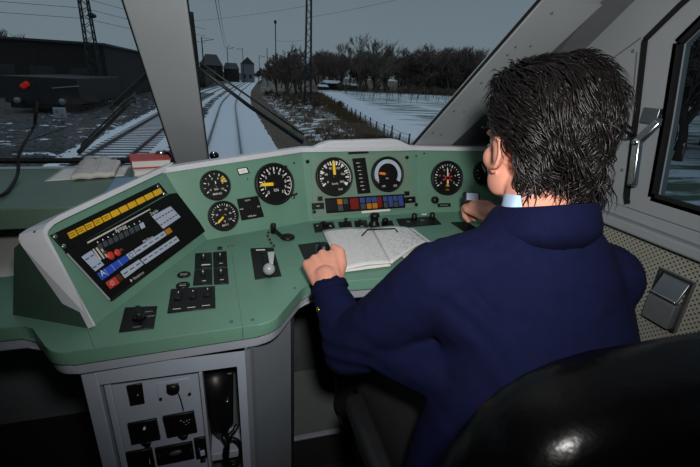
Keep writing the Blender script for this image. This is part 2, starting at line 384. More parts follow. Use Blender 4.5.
# chrome handle on the front edge of the side window
def wx(p, h=0.0): return atx(p, RW - h)
b = MB()
b.box(F, -wx((648, 120)).y - 0.004, -wx((662, 120)).y + 0.004, wx((655, 124)).z, wx((655, 108)).z, 0.01, 0.022, 'steel', 0.002); struct(b, 'handle_bracket', w3)
b = MB(); b.box(F, -wx((626, 135)).y, -wx((636, 135)).y, wx((630, 139)).z, wx((630, 130)).z, 0.004, 0.03, 'steel', 0.002); struct(b, 'handle_catch', w3)
b = MB(); a0, a1, a2 = wx((659, 121), 0.035), wx((637, 142), 0.05), wx((632, 186), 0.05)
b.bar(a0, a1, 0.014, 0.020, 'chrome', up=(1, 0, 0), bev=0.004); b.bar(a1 + V((0, 0, 0.008)), a2, 0.016, 0.022, 'chrome', up=(1, 0, 0), bev=0.005); b.sph(a1, 0.012, 'chrome')
b.bar(wx((657, 118), 0.01), a0, 0.012, 0.012, 'chrome', up=(0, 0, 1)); struct(b, 'handle', w3, 'chrome window handle')
b = MB(); b.tube([wx((612, 118), 0.03), wx((624, 127), 0.035), wx((634, 134), 0.03)], [0.010, 0.011, 0.008], 'black', 10); struct(b, 'handle_grip', w3)
# door-wall seam lines
b = MB(); b.bar(wx((605, 64), -0.0), wx((641, 38), -0.0), 0.003, 0.003, 'band', up=(1, 0, 0)); b.bar(wx((637, 52)), wx((632, 108)), 0.003, 0.003, 'band', up=(1, 0, 0)); struct(b, 'trim_6')
b = MB()
for p in [(633, 51), (612, 146), (622, 170)]: P = wx(p); b.ell(P, [V((0, .005, 0)), V((0, 0, .005)), V((.002, 0, 0))], 'band', 10, 6)
struct(b, 'trim_7')

# ------------------------------------------------------------------ ashtray on the right wall
aq = [atx(p, RW) for p in [(660, 266), (648, 316), (681, 334), (694, 279)]]
ua = [(-p.y, p.z) for p in aq]
ash = thing('wall_ashtray', 'metal ashtray set in a frame on the perforated wall under the side window', 'ashtray', V((RW, -sum(p[0] for p in ua) / 4, min(p[1] for p in ua))))
u0, u1 = (ua[0][0] + ua[1][0]) / 2, (ua[2][0] + ua[3][0]) / 2; v0, v1 = ua[1][1], ua[0][1]
b = MB(); ringpoly(b, F, [(u0, v0), (u1, v0), (u1, v1), (u0, v1)], [(u0 + .006, v0 + .006), (u1 - .006, v0 + .006), (u1 - .006, v1 - .006), (u0 + .006, v1 - .006)], 0.0005, 0.012, 'steel'); b.obj('frame', ash)
b = MB(); b.box(F, u0 + .007, u1 - .007, v0 + .007, v0 + (v1 - v0) * 0.52, 0.001, 0.028, 'band', 0.003); b.obj('bin', ash)
lf = Fr(F.P((u0 + u1) / 2, v0 + (v1 - v0) * 0.55, 0.024), F.u, (F.v * 0.8 - F.n * 0.35)); w_ = (u1 - u0) / 2 - .009
b = MB(); b.box(lf, -w_, w_, 0, (v1 - v0) * 0.44, -0.003, 0.003, 'steel', 0.002); b.obj('lid', ash, )
b = MB(); b.box(lf, -w_, w_, 0.0, 0.006, 0.003, 0.010, 'chrome', 0.002); b.obj('lid_grip', ash)

# ------------------------------------------------------------------ driver's desk
DZ = 0.86
DK = Fr((0, 0, DZ), (1, 0, 0), (0, 1, 0))
def dq(*ps): return [DK.uv(p) for p in ps]
def round_poly(pts, rad, n=5):
    out = []; N_ = len(pts)
    for i in range(N_):
        r = rad[i]
        p0, p1, p2 = V((*pts[i - 1], 0)), V((*pts[i], 0)), V((*pts[(i + 1) % N_], 0))
        if r <= 0: out.append((p1.x, p1.y)); continue
        a, b_ = (p0 - p1).normalized(), (p2 - p1).normalized(); half = a.angle(b_) / 2; d = r / math.tan(half); d = min(d, (p0 - p1).length * 0.49, (p2 - p1).length * 0.49)
        s_, e_ = p1 + a * d, p1 + b_ * d
        for k in range(n + 1):
            t_ = k / n; q = s_ * (1 - t_) ** 2 + p1 * 2 * t_ * (1 - t_) + e_ * t_ ** 2; out.append((q.x, q.y))
    return out
fl_ = dq((0, 328), (28, 328), (50, 356), (268, 323), (306, 283), (415, 276))
yl = fl_[0][1]
dpts = [(LW + 0.01, yl), (fl_[1][0], yl), (fl_[2][0], 0.637), (fl_[3][0] + .01, fl_[3][1]), (fl_[4][0], 0.800), (RW - 0.045, 0.775), (RW - 0.045, 1.36), (LW + 0.01, 1.36)]
dout = round_poly(dpts, [0, 0.03, 0.05, 0.06, 0.05, 0, 0, 0])
desk = thing('driver_desk', 'green driver desk with levers and switches below the round gauges', 'desk', (0.7, 0.9, DZ - 0.06))
b = MB(); b.poly(DK, dout, -0.028, 0, 'green', 0.005, 3); b.obj('desktop', desk)
def inset(pts, d):
    out = []; n = len(pts); ar = sum(pts[i][0] * pts[(i + 1) % n][1] - pts[(i + 1) % n][0] * pts[i][1] for i in range(n)); s_ = 1 if ar > 0 else -1
    for i in range(n):
        a, b_, c_ = V((*pts[i - 1], 0)), V((*pts[i], 0)), V((*pts[(i + 1) % n], 0))
        e1, e2 = (b_ - a).normalized(), (c_ - b_).normalized(); n1 = V((-e1.y, e1.x, 0)) * s_; n2 = V((-e2.y, e2.x, 0)) * s_
        m_ = (n1 + n2); m_ = m_ / max(m_.dot(n1), 0.3) if m_.length > 1e-6 else n1
        q = b_ + m_ * d; out.append((q.x, q.y))
    return out
b = MB(); b.poly(DK, inset(dout, 0.006), -0.052, -0.0285, 'lip', 0.003, 2); b.obj('edge_trim', desk, ).__setitem__('label', 'grey lip under the green desktop')
b = MB()
for p, q in [((231.5, 249), (243.8, 337)), ((88, 331), (95, 348))]:
    a_, c_ = DK.uv(p), DK.uv(q); b = MB(); b.bar(DK.P(*a_, 0.0003), DK.P(*c_, 0.0003), 0.0014, 0.0006, 'band'); b.obj('seam', desk)
def plate(name, pts, m='black', h=0.003, parent=desk, bev=0.0008):
    b = MB(); b.poly(DK, pts, 0.0002, h, m, bev, 1); return b.obj(name, parent)
def dk(p): return DK.uv(p)
def dh(p, h): return DK.uv(p, h)
for p in [(294.8, 288.2), (231.4, 322), (252.5, 320), (232, 246), (228, 247), (400, 243)]:
    b = MB(); b.cyl(DK, dk(p), 0.0035, 0.0001, 0.0018, 'band', 12); b.obj('screw', desk)
# lever with a grey ball
pt = dq((250.3, 249.1), (273.4, 248.3), (281.6, 276.5), (255, 280)); o = plate('lever_plate', pt)
b = MB(); s_ = [dk(p) for p in [(260, 254), (263, 254), (267, 275), (263.5, 275)]]; b.poly(DK, s_, 0.003, 0.0035, 'rubber'); b.obj('lever_slot', o)
b = MB(); b.poly(DK, dq((256, 250.6), (265, 250.3), (265.2, 251.3), (256.2, 251.6)), 0.003, 0.0034, 'white'); b.obj('lettering', o)
top = DK.P(*dk((271, 252)), 0.004)
kb_ = DK.P(*dh((269, 269), 0.035), 0.035)
b = MB(); fr_ = Fr(DK.P(*dk((270.5, 264)), 0.018), V((1, 0, 0)), V((0.0, 1, -0.25)))
b.poly(fr_, [fr_.uv(p) for p in [(267, 249.5), (275, 249.5), (273, 264), (269.5, 264)]], -0.001, 0.002, 'white', 0.0005, 1); b.obj('lever_blade', o)
b = MB(); b.tube([DK.P(*dk((269, 277)), 0.003), kb_], [0.007, 0.005], 'black', 10); b.obj('lever_shaft', o)
b = MB(); b.sph(kb_, 0.0135, 'ball', 24, 16); b.obj('lever_knob', o)['label'] = 'grey metallic ball knob'
# reverser key with its tag on a chain
kp = dk((273.5, 233)); b = MB(); b.cyl(DK, kp, 0.008, 0.0002, 0.03, 'black', 16, 0.002); key = b.obj('key_post', desk)
b = MB(); c_ = dk((287.6, 238.8)); b.lathe(DK, c_, [(0.018, 0.001), (0.021, 0.004), (0.020, 0.009), (0.012, 0.011)], 'black', 24); b.bar(DK.P(*kp, 0.012), DK.P(c_[0] - 0.015, c_[1] + .002, 0.006), 0.012, 0.007, 'black', bev=0.002)
b.lathe(DK, c_, [(0.013, 0.0111), (0.0125, 0.012), (0.006, 0.012)], 'rubber', 20); b.obj('key_cover', key)
b = MB(); cp = [dk(p) for p in [(269.5, 232), (267, 236), (269.5, 240), (271, 244), (274, 247)]]
for i in range(10):
    t_ = i / 9 * 4; k = min(3, int(t_)); f_ = t_ - k; P = DK.P(cp[k][0] * (1 - f_) + cp[k + 1][0] * f_, cp[k][1] * (1 - f_) + cp[k + 1][1] * f_, 0.004)
    b.ell(P, [(0.0036, 0, 0), (0, 0.0036, 0), (0, 0, 0.0028)], 'black' if i % 2 else 'steel', 10, 6)
b.obj('key_chain', key)
# throttle plate under the driver's left hand
pt = dq((298, 245.4), (320.5, 242.6), (333, 266), (309, 270)); th = plate('throttle_plate', pt)
tk = DK.P(*dk((318, 264)), 0.0)
b = MB(); b.tube([tk + V((0, 0, 0.003)), tk + V((0, 0.004, 0.05))], [0.006, 0.006], 'steel', 10); b.obj('throttle_shaft', th)
KNOB = V((0.694, 0.868, 0.910))
b = MB(); b.ell(KNOB, [(0.017, 0, 0), (0, 0.017, 0), (0, 0, 0.021)], 'black', 20, 12); b.tube([tk + V((0, 0.004, 0.045)), KNOB], 0.006, 'steel', 10); b.obj('throttle_knob', th)
# small switch panels on the left of the desk
def switch(parent, p, hgt=0.010, r=0.0035, m='black', tip='steel'):
    c_ = dk(p); b = MB(); b.cyl(DK, c_, r * 1.6, 0.003, 0.006, m, 12, 0.001); b.tube([DK.P(*c_, 0.005), DK.P(c_[0], c_[1] + 0.004, 0.005 + hgt)], [r * 0.6, r], tip, 8); b.obj('toggle_switch', parent)
def rocker(parent, p, w=0.012, l=0.02, m='black'):
    c_ = dk(p); b = MB(); f_ = Fr(DK.P(*c_, 0.003), (1, -0.05, 0), (0.05, 1, 0.18)); b.box(f_, -w / 2, w / 2, -l / 2, l / 2, 0, 0.006, m, 0.001); b.obj('rocker_switch', parent)
def mark(parent, p, w, l, m='white', name='marking', h=0.0033):
    c_ = dk(p); b = MB(); b.box(DK, c_[0] - w / 2, c_[0] + w / 2, c_[1] - l / 2, c_[1] + l / 2, h - 0.0003, h, m); b.obj(name, parent)
for q_ in ([(195.2, 254.2), (211.8, 253.2), (212.4, 268.5), (194.8, 269.6)], [(213, 253), (226.7, 251.9), (227.6, 267.2), (213.4, 268.4)], [(194.6, 270.6), (212.3, 269.5), (212.5, 285), (193, 286)], [(213.5, 269.3), (227.7, 268.3), (228.9, 284.2), (214, 285)]):
    o = plate('switch_plate', dq(*q_)); cx_ = sum(p[0] for p in q_) / 4; cy_ = sum(p[1] for p in q_) / 4
    switch(o, (cx_, cy_ - 1.5)); mark(o, (cx_ + 1, cy_ + 4.2), 0.008, 0.002)
mark(desk, (206, 266.2), 0.020, 0.005, name='white_tag', h=0.0042)
b = MB(); c_ = dk((220, 249.2)); b.box(DK, c_[0] - .006, c_[0] + .006, c_[1] - .005, c_[1] + .005, .0002, .006, 'black', .001); b.obj('button', desk)
for p in [(184, 275.3), (183, 286)]:
    c_ = dk(p); b = MB(); b.lathe(DK, c_, [(0.0145, 0.0002), (0.0145, 0.003), (0.013, 0.004), (0.005, 0.004)], 'black', 22); o = b.obj('round_button', desk)
    b = MB(); b.text(DK, c_, 'STOP' if p[1] > 280 else 'PROBE', 0.0055, 'newsprint', 0.0042); b.box(DK, c_[0] - .007, c_[0] + .007, c_[1] - .006, c_[1] - .0045, .004, .0042, 'newsprint'); b.obj('lettering', o)
o = plate('rocker_plate', dq((171, 290), (215, 287), (215.6, 308.5), (167.4, 314)))
for i, p in enumerate([(178.5, 298), (193, 296.5), (207.5, 294.5)]): rocker(o, p, 0.013, 0.026); mark(o, (p[0] - 1.5, p[1] + 12.2), 0.015, 0.0015); mark(o, (p[0] + .5, p[1] - 1), 0.0015, 0.006, h=0.0115)
o = plate('rotary_plate', dq((125, 308.5), (157.5, 307), (154, 329), (119, 333)))
c_ = dk((139.5, 319)); b = MB(); b.cyl(DK, c_, 0.012, 0.003, 0.008, 'black', 20, 0.001); f_ = DK.sub(*c_, 0.25, 0); b.box(f_, -0.0045, 0.0045, -0.016, 0.018, 0.008, 0.020, 'black', 0.002); b.obj('rotary_knob', o)
for p, s_, tx in [((149, 313), 0.005, 'AUTO'), ((151, 317.5), 0.005, 'HAND'), ((137, 328.5), 0.005, 'LICHT')]: b = MB(); b.text(DK, dk(p), tx, s_, 'newsprint', 0.0033); b.obj('lettering', o)
# row of switches between the gauges and the timetable book
def dpl(q_): return plate('switch_plate', dq(*q_))
o = dpl([(313, 224.3), (333, 222.4), (336, 230.6), (315, 233)])
c_ = dk((325, 226)); b = MB(); b.cyl(DK, c_, .008, .003, .012, 'black', 16, .002); b.bar(DK.P(*c_, .014), DK.P(c_[0] - .016, c_[1] - .006, .012), .007, .008, 'black', bev=.002); b.obj('rotary_knob', o); mark(o, (330.5, 226.8), .004, .010); mark(o, (317.5, 226.5), .005, .004)
o = dpl([(338, 222.7), (351, 221.8), (352.5, 229), (340, 230)]); switch(o, (346, 224.5), .016, .006, tip='black')
o = dpl([(354, 221.6), (366.5, 220.6), (368.5, 228.2), (355.6, 229.4)]); switch(o, (360, 224), .010, .0045, tip='black'); mark(o, (362, 227), .010, .002)
c_ = dk((374, 226)); b = MB(); b.lathe(DK, c_, [(.019, .0002), (.017, .010), (.013, .014), (.012, .030), (.016, .034), (.014, .042), (.006, .044)], 'black', 24); b.obj('control_knob', desk)
o = dpl([(381, 222), (392, 221), (395, 228.6), (382, 229)]); c_ = dk((385, 224)); b = MB(); b.cyl(DK, c_, .010, .003, .02, 'black', 16, .003); b.obj('rotary_knob', o)
o = dpl([(396, 219.6), (434, 216.6), (441.5, 224.6), (401, 228.2)])
for p in [(414, 219.5), (432, 218.5)]: c_ = dk(p); b = MB(); b.lathe(DK, c_, [(.011, .003), (.009, .008), (.009, .018), (.006, .022)], 'black', 18); b.obj('rotary_knob', o)
mark(o, (422, 221), .012, .0018); mark(o, (408, 222.6), .010, .0018)
b = MB(); c_ = dk((424, 214.5)); b.box(DK, c_[0] - .01, c_[0] + .01, c_[1] - .003, c_[1] + .003, .0002, .003, 'white'); b.obj('white_tag', desk)
# lever at the driver's right hand
LV = V((1.222, 1.085, 0.958)); b = MB(); fr_ = Fr((LV.x, LV.y, DZ), (1, 0, 0), (0, 1, 0)); b.box(fr_, -.03, .03, -.05, .05, .0002, .004, 'black', .001); o = b.obj('brake_plate', desk)
b = MB(); b.tube([(LV.x, LV.y, DZ + .004), (LV.x, LV.y, LV.z)], .007, 'steel', 10); b.obj('brake_shaft', o)
b = MB(); f_ = Fr(LV, (0.96, -0.25, 0), (0.1, 0.5, 0.85)); b.box(f_, -.026, .026, -.014, .022, -.012, .012, 'black', .004); b.obj('brake_grip', o)
b = MB(); b.box(f_, -.019, .019, -.007, .017, .012, .015, 'wlamp', .001); b.obj('grip_cap', o)['label'] = 'pale square cap on the lever grip'

# ------------------------------------------------------------------ instrument panel
ip = thing('instrument_panel', 'green upright panel of round gauges below the windscreen', 'instrument panel', (0.85, 1.2, DZ))
bp = [atz(p, DZ) for p in [(207, 240), (309, 221.5), (418, 212.8), (500, 210.5)]]
bp[3] = bp[2] + (bp[3] - bp[2]) * 1.15
TILT = math.radians(17)
PF = []
for i in range(3):
    u = (bp[i + 1] - bp[i]).normalized(); hN = V((u.y, -u.x, 0)); N = hN * math.cos(TILT) + V((0, 0, 1)) * math.sin(TILT); v = N.cross(u)
    PF.append(Fr(bp[i], u, v))
def meet(fa, fb, z):
    """top point at height z on both panel planes"""
    na, nb = fa.n, fb.n; da, db = na.dot(fa.o), nb.dot(fb.o)
    A = Matrix(((na.x, na.y), (nb.x, nb.y))); r = A.inverted() @ V((da - na.z * z, db - nb.z * z)); return V((r.x, r.y, z))
ZT = 1.082
SA, SB = atz((92, 328), DZ), atz((207, 240), DZ)          # foot of the sloping console face
su = (SB - SA).normalized(); st = math.radians(63); sh_ = V((su.y, -su.x, 0)); sn = sh_ * math.sin(st) + V((0, 0, 1)) * math.cos(st)
jd = sn.cross(PF[0].n).normalized(); jd = jd if jd.z > 0 else -jd
tl = SB + jd * (0.190 / jd.z)
tp = [tl, meet(PF[0], PF[1], ZT), meet(PF[1], PF[2], ZT), None]
tp[3] = PF[2].P((bp[3] - bp[2]).length, (ZT - DZ) / PF[2].v.z)
for i, nm in enumerate(['green', 'panelgreen', 'green']):
    n = PF[i].n; b = MB(); a_, c_, d_, e_ = bp[i], bp[i + 1], tp[i + 1], tp[i]
    vs = [a_, c_, d_, e_] + [p - n * 0.012 for p in (a_, c_, d_, e_)]
    b._add(vs, [(0, 1, 2, 3), (7, 6, 5, 4), (0, 4, 5, 1), (1, 5, 6, 2), (2, 6, 7, 3), (3, 7, 4, 0)], 'green'); b.obj('face_panel', ip)
# the slightly greyer centre plate
f1 = PF[1]; b = MB(); b.poly(f1, [f1.uv(p) for p in [(311, 157.5), (409, 151.5), (414, 208), (313, 217.5)]], 0.0002, 0.0022, 'panelgreen', .0008, 1); cplate = b.obj('centre_plate', ip)
# pale top rim with the raised hood
b = MB()
back = V((0, 0.022, 0.0))
for i in range(3):
    a_, d_ = tp[i], tp[i + 1]
    if i == 0: a_ = tp[0] + V((-0.004, -0.004, 0.004))
    fo = V((0, -0.008, 0)); lo = V((0, 0, -0.008)); hi = V((0, 0, 0.006))
    vs = [a_ + fo + lo, d_ + fo + lo, d_ + fo + hi, a_ + fo + hi, a_ + back + lo, d_ + back + lo, d_ + back + hi, a_ + back + hi]
    b._add(vs, [(0, 1, 2, 3), (3, 2, 6, 7), (4, 7, 6, 5), (0, 4, 5, 1), (0, 3, 7, 4), (1, 5, 6, 2)], 'rim')
b.obj('top_rim', ip)['label'] = 'pale grey rim along the panel top'
hf = Fr(meet(PF[0], PF[1], ZT + .006), PF[1].u, (0, 0, 1)); hf.o = hf.o + hf.n * 0.006
b = MB(); hp = [hf.uv(p) for p in [(313, 151), (327, 142.3), (332, 141.2), (394, 139.4), (400, 140.5), (413, 148.5)]]; hp[0] = (hp[0][0], -.002); hp[-1] = (hp[-1][0], -.002)
b.poly(hf, hp, -0.03, 0.0, 'rim', 0.004, 2); b.obj('hood', ip)['label'] = 'pale raised hood in the middle of the rim'
b = MB(); hp = [f1.uv(p) for p in [(348, 152.2), (368, 151.2), (368, 153.4), (348, 154.4)]]; b.poly(f1, hp, .0024, .005, 'black'); b.obj('hood_slot', ip)

def arc_tick(b, f, c, r0, r1, a, w, m, h):
    d = (math.cos(a), math.sin(a)); n_ = (-d[1] * w / 2, d[0] * w / 2)
    b.quad([f.P(c[0] + d[0] * r0 + n_[0] * s0, c[1] + d[1] * r0 + n_[1] * s0, h) if k < 2 else f.P(c[0] + d[0] * r1 + n_[0] * s0, c[1] + d[1] * r1 + n_[1] * s0, h) for k, s0 in ((0, -1), (1, 1), (2, 1), (3, -1))], m)
def arc_band(b, f, c, r0, r1, a0, a1, m, h, n=28):
    P_ = []
    for k in range(n):
        x0, x1 = a0 + (a1 - a0) * k / n, a0 + (a1 - a0) * (k + 1) / n
        b.quad([f.P(c[0] + r0 * math.cos(x0), c[1] + r0 * math.sin(x0), h), f.P(c[0] + r1 * math.cos(x0), c[1] + r1 * math.sin(x0), h), f.P(c[0] + r1 * math.cos(x1), c[1] + r1 * math.sin(x1), h), f.P(c[0] + r0 * math.cos(x1), c[1] + r0 * math.sin(x1), h)], m)
D2 = math.radians
def gauge(f, p, r, h0, a0, a1, n, big, nums, needle_a, nm='ylw', tick='white', caption=None, label=None, needle_len=0.72, needle_from=-0.12, nw=0.10, band=None, rot=0.0, numsize=0.17, numr=0.56, marks=()):
    c = f.uv(p, h0); b = MB()
    b.lathe(f, c, [(r, h0 + .0002), (r, h0 + .012), (r * .965, h0 + .015), (r * .90, h0 + .0145), (r * .885, h0 + .009)], 'black', 40); g = b.obj('gauge', ip)
    if label: g['label'] = label
    b = MB(); H = h0 + .0095; b.cyl(f, c, r * .885, H - .004, H, 'dial', 40)
    for k in range(n + 1):
        a = D2(a0 + (a1 - a0) * k / n + rot); L = .16 if k % big == 0 else .09
        arc_tick(b, f, c, r * (.80 - L), r * .80, a, r * (.055 if k % big == 0 else .03), tick, H + .0002)
    if band: arc_band(b, f, c, r * band[0], r * band[1], D2(band[2]), D2(band[3]), band[4], H + .0003)
    for (m0, m1, a_, w_, mm_) in marks: arc_tick(b, f, c, r * m0, r * m1, D2(a_), r * w_, mm_, H + .0004)
    b.obj('dial_face', g)
    b = MB()
    for k, tx in enumerate(nums):
        a = D2(a0 + (a1 - a0) * k / (len(nums) - 1) + rot); b.text(f, (c[0] + r * numr * math.cos(a), c[1] + r * numr * math.sin(a)), tx, r * numsize * 1.35, tick, H + .0004)
    if caption:
        for tx, dx, dy, s_, mm_ in caption: b.text(f, (c[0] + dx * r, c[1] + dy * r), tx, s_ * r, mm_, H + .0004)
    if nums or caption: b.obj('lettering', g)
    b = MB(); a = D2(needle_a); d = (math.cos(a), math.sin(a)); n_ = (-d[1], d[0]); hh = H + .002
    pts = [(needle_from, nw / 2), (needle_from, -nw / 2), (needle_len * .8, -nw / 2), (needle_len, 0), (needle_len * .8, nw / 2)]
    b.poly(f, [(c[0] + r * (d[0] * x_ + n_[0] * y_), c[1] + r * (d[1] * x_ + n_[1] * y_)) for x_, y_ in pts], hh, hh + .0012, nm); b.obj('needle', g)
    b = MB(); b.cyl(f, c, r * .10, H, hh + .0025, 'black', 16, .0005); b.obj('hub', g)
    return g, c
f0, f1, f2 = PF
gauge(f0, (274, 184.1), .064, 0, 225, -45, 20, 2, ['0', '1', '2', '3', '4', '5', '6', '7', '8', '9', '10'], 178, caption=[('kN', 0, -.30, .20, 'white')], needle_len=.80, needle_from=.12, nw=.15, label='large dial with a yellow needle pointing left', band=(.82, .85, 20, -45, 'white'), numsize=.16, numr=.55, rot=-2)
g_, c_ = gauge(f0, (214.9, 185.5), .042, 0, 215, -35, 10, 2, ['0', '2', '4', '6', '8', '10'], 95, 'white', caption=[('bar', 0, -.25, .22, 'white'), ('BREMSE', 0, -.58, .18, 'white')], needle_len=.3, nw=.06, marks=[(.45, .80, 32, .10, 'ylw'), (.45, .80, 22, .06, 'ylw'), (.55, .80, 45, .06, 'ylw')], label='small pressure gauge with yellow marks, the upper one', numsize=.15, numr=.48)
gauge(f0, (222.9, 215.9), .043, 0, 215, -35, 20, 4, ['0', '20', '40', '60', '80', '100'], 220, caption=[('V', 0, -.38, .22, 'white'), ('BATT', 0, -.62, .18, 'white')], needle_len=.68, nw=.12, label='small gauge with a yellow needle pointing down left, the lower one', numsize=.12, numr=.46)
gauge(f1, (333.7, 176.9), .0635, .0022, 215, -35, 25, 5, ['0', '40', '80', '120', '160', '200'], 92, caption=[('km/h', 0, -.36, .17, 'white'), ('Soll', .28, -.66, .16, 'white')], needle_len=.86, needle_from=.1, nw=.14, label='speedometer with an upright yellow needle', band=(.85, .88, 70, -20, 'white'), numsize=.12, numr=.47, marks=[(.6, .80, a_, .075, 'white') for a_ in range(-30, 216, 27)])
gauge(f1, (386.8, 174.5), .0610, .0022, 205, -30, 24, 4, [], 172, 'orange', caption=[('km', -.06, -.22, .15, 'white'), ('0', -.62, -.42, .18, 'white'), ('100', -.32, -.66, .16, 'white'), ('200', .42, -.66, .16, 'white')], needle_len=.62, needle_from=.18, nw=.14, label='dial with a thick pale arc and an orange needle', band=(.62, .84, 200, -32, 'wlamp'))
gauge(f2, (446.3, 178.2), .0625, 0, 215, -35, 20, 4, ['0', '1', '2', '3', '4', '5'], 92, 'white', caption=[('bar', .02, -.44, .18, 'ylw'), ('HBL', 0, -.68, .15, 'amber')], needle_len=.62, needle_from=-.30, nw=.07, label='right-hand pressure dial with a red star at its centre', numsize=.13, numr=.5, marks=[(.06, .32, a_, .07, 'red') for a_ in (20, 65, 150, 200, 330)] + [(.14, .42, 272, .10, 'ylw')])
gauge(f2, (484, 173), .046, 0, 215, -35, 10, 2, [], 120, 'white', label='dial partly hidden by the driver\'s face')
# centre plate fittings
def pbox(f, ps, h0, h1, m, name, parent=ip, bev=.0008):
    b = MB(); b.poly(f, [f.uv(p, h0) for p in ps], h0 + .0001, h1, m, bev, 1); return b.obj(name, parent)
H1 = .0022
led = pbox(f1, [(352, 158.6), (364.9, 157.7), (370.3, 192.9), (357.7, 194)], H1, H1 + .004, 'dial', 'lamp_column')
b = MB()
for k in range(8):
    t_ = k / 7; p = (358.4 + 5 * t_ + .2, 163 + 26.5 * t_); c_ = f1.uv(p, H1 + .004); b.box(f1, c_[0] - .009 + .003 * (k % 2), c_[0] + .003, c_[1] - .0012, c_[1] + .0012, H1 + .004, H1 + .0046, 'newsprint'); b.cyl(f1, (c_[0] + .008, c_[1]), .0016, H1 + .004, H1 + .005, 'greykey', 8)
b.obj('scale_marks', led)
ist = pbox(f1, [(324.5, 198.4), (403.6, 194), (405.2, 207.6), (326.4, 213.4)], H1, H1 + .004, 'dial', 'indicator_strip')
A_, B_ = V((324.5, 198.4)), V((403.6, 194)); C_, D_ = V((326.4, 213.4)), V((405.2, 207.6))
def istp(s_, t_): p = (A_ * (1 - s_) + B_ * s_) * (1 - t_) + (C_ * (1 - s_) + D_ * s_) * t_; return (p.x, p.y)
def lamp(s0, s1, t0, t1, m, name='indicator_lamp'): return pbox(f1, [istp(s0, t0), istp(s1, t0), istp(s1, t1), istp(s0, t1)], H1 + .004, H1 + .0065, m, name, ist)
x0 = 88.; wd = 457.
cols = [(92, 155, 'black', 'black'), (158, 187, 'amber', 'greykey'), (193, 220, 'greykey', 'black'), (232, 280, 'dred', 'dred'), (289, 318, 'dblue', 'greykey'), (325, 352, 'dblue', 'amber'), (357, 386, 'dblue', 'amber'), (389, 414, 'dred', 'dred'), (424, 447, 'dblue', 'greykey'), (453, 477, 'dblue', 'dblue'), (482, 506, 'dblue', 'greykey'), (511, 537, 'dblue', 'dblue')]
for a_, c_, m0, m1 in cols:
    s0, s1 = (a_ - x0) / wd, (c_ - x0) / wd
    if m0 == m1: lamp(s0, s1, .10, .86, m0)
    else: lamp(s0, s1, .10, .47, m0); lamp(s0, s1, .52, .90, m1)
pbox(f1, [(361.5, 211), (390, 208.8), (390.2, 211), (361.7, 213.4)], H1, H1 + .001, 'white', 'white_tag')
for q_ in ([(311.5, 203.3), (323.5, 202.6), (324, 208.8), (312, 209.6)], [(404.3, 197.3), (414.8, 196.4), (415, 202.4), (405, 203.4)]):
    o = pbox(f1, q_, H1, H1 + .005, 'black', 'toggle_plate'); cx_ = sum(p[0] for p in q_) / 4; cy_ = sum(p[1] for p in q_) / 4
    b = MB(); c_ = f1.uv((cx_, cy_), H1 + .005); b.box(f1, c_[0] - .005, c_[0] + .005, c_[1] - .0012, c_[1] + .0012, H1 + .005, H1 + .009, 'newsprint', .0005); b.obj('toggle', o)
for p in [(319.4, 198.6), (406, 193.4)]: pbox(f1, [(p[0] - 2, p[1] - 2), (p[0] + 2.6, p[1] - 2.2), (p[0] + 2.8, p[1] + 2), (p[0] - 1.8, p[1] + 2.3)], H1, H1 + .007, 'black', 'button')
for p, r_ in [((313.7, 211.7), .006), ((415.6, 204.6), .006), ((406.3, 157.6), .006), ((306.8, 161.8), .006)]:
    f_ = f0 if p[0] < 309 else f1; b = MB(); b.cyl(f_, f_.uv(p), r_, .0024, .008, 'black', 14, .001); b.obj('button', ip)
# left segment fittings
o = pbox(f0, [(236.6, 199.2), (257.4, 195.8), (263.7, 216.7), (241.4, 220.5)], 0, .005, 'dial', 'switch_plate')
b = MB(); c_ = f0.uv((250, 208.5), .005); f_ = f0.sub(*c_, 0.3)
b.box(f_, -.003, .003, -.008, .008, .005, .012, 'black', .001); b.obj('rotary_knob', o)
for p, tx in [((247.5, 200.3), 'LICHT'), ((252, 216), 'HEIZUNG'), ((241.5, 209.2), 'AUS'), ((258.6, 206.5), 'EIN')]: b = MB(); b.text(f0, f0.uv(p, .005), tx, .006, 'white', .0054); b.obj('lettering', o)
pbox(f0, [(236.3, 168.6), (246.6, 167), (249.7, 173), (238.9, 175.4)], 0, .004, 'black', 'label_holder'); o = pbox(f0, [(237.5, 169.2), (246.1, 167.8), (248.4, 172.4), (239.6, 174.2)], .004, .0048, 'white', 'white_label')
b = MB(); b.text(f0, f0.uv((243, 170.9), .0048), '628', .009, 'ink', .0050, ang=0.05); b.obj('lettering', o)
b = MB(); a_ = f0.uv((290, 196)); c_ = f0.uv((296, 193.6)); b.bar(f0.P(*a_, .006), f0.P(*c_, .010), .006, .006, 'black', up=f0.n, bev=.001); b.cyl(f0, f0.uv((292.5, 197)), .006, .0002, .008, 'steel', 12, .001); b.obj('latch', ip)
for p, r_ in [((284.6, 167.2), .005), ((294, 163), .003), ((247.5, 179), .002)]: b = MB(); b.cyl(f0, f0.uv(p), r_, .0002, .010 if r_ > .004 else .003, 'black', 12, .0008); b.obj('screw', ip)
# right segment fittings
b = MB(); b.lathe(f2, f2.uv((434.5, 200)), [(.014, .0002), (.013, .010), (.010, .016), (.004, .017)], 'black', 20); b.obj('rotary_knob', ip)
o = pbox(f2, [(437, 203.4), (450, 203), (450.6, 206.6), (437.6, 207.2)], 0, .004, 'black', 'name_plate'); b = MB(); c_ = f2.uv((444, 205.1), .004); b.box(f2, c_[0] - .016, c_[0] + .016, c_[1] - .0006, c_[1] + .0006, .004, .0045, 'ink'); b.obj('marking', o)
for p in [(424, 153.5), (416, 156)]: b = MB(); b.cyl(f2, f2.uv(p), .003, .0002, .003, 'black', 10); b.obj('screw', ip)
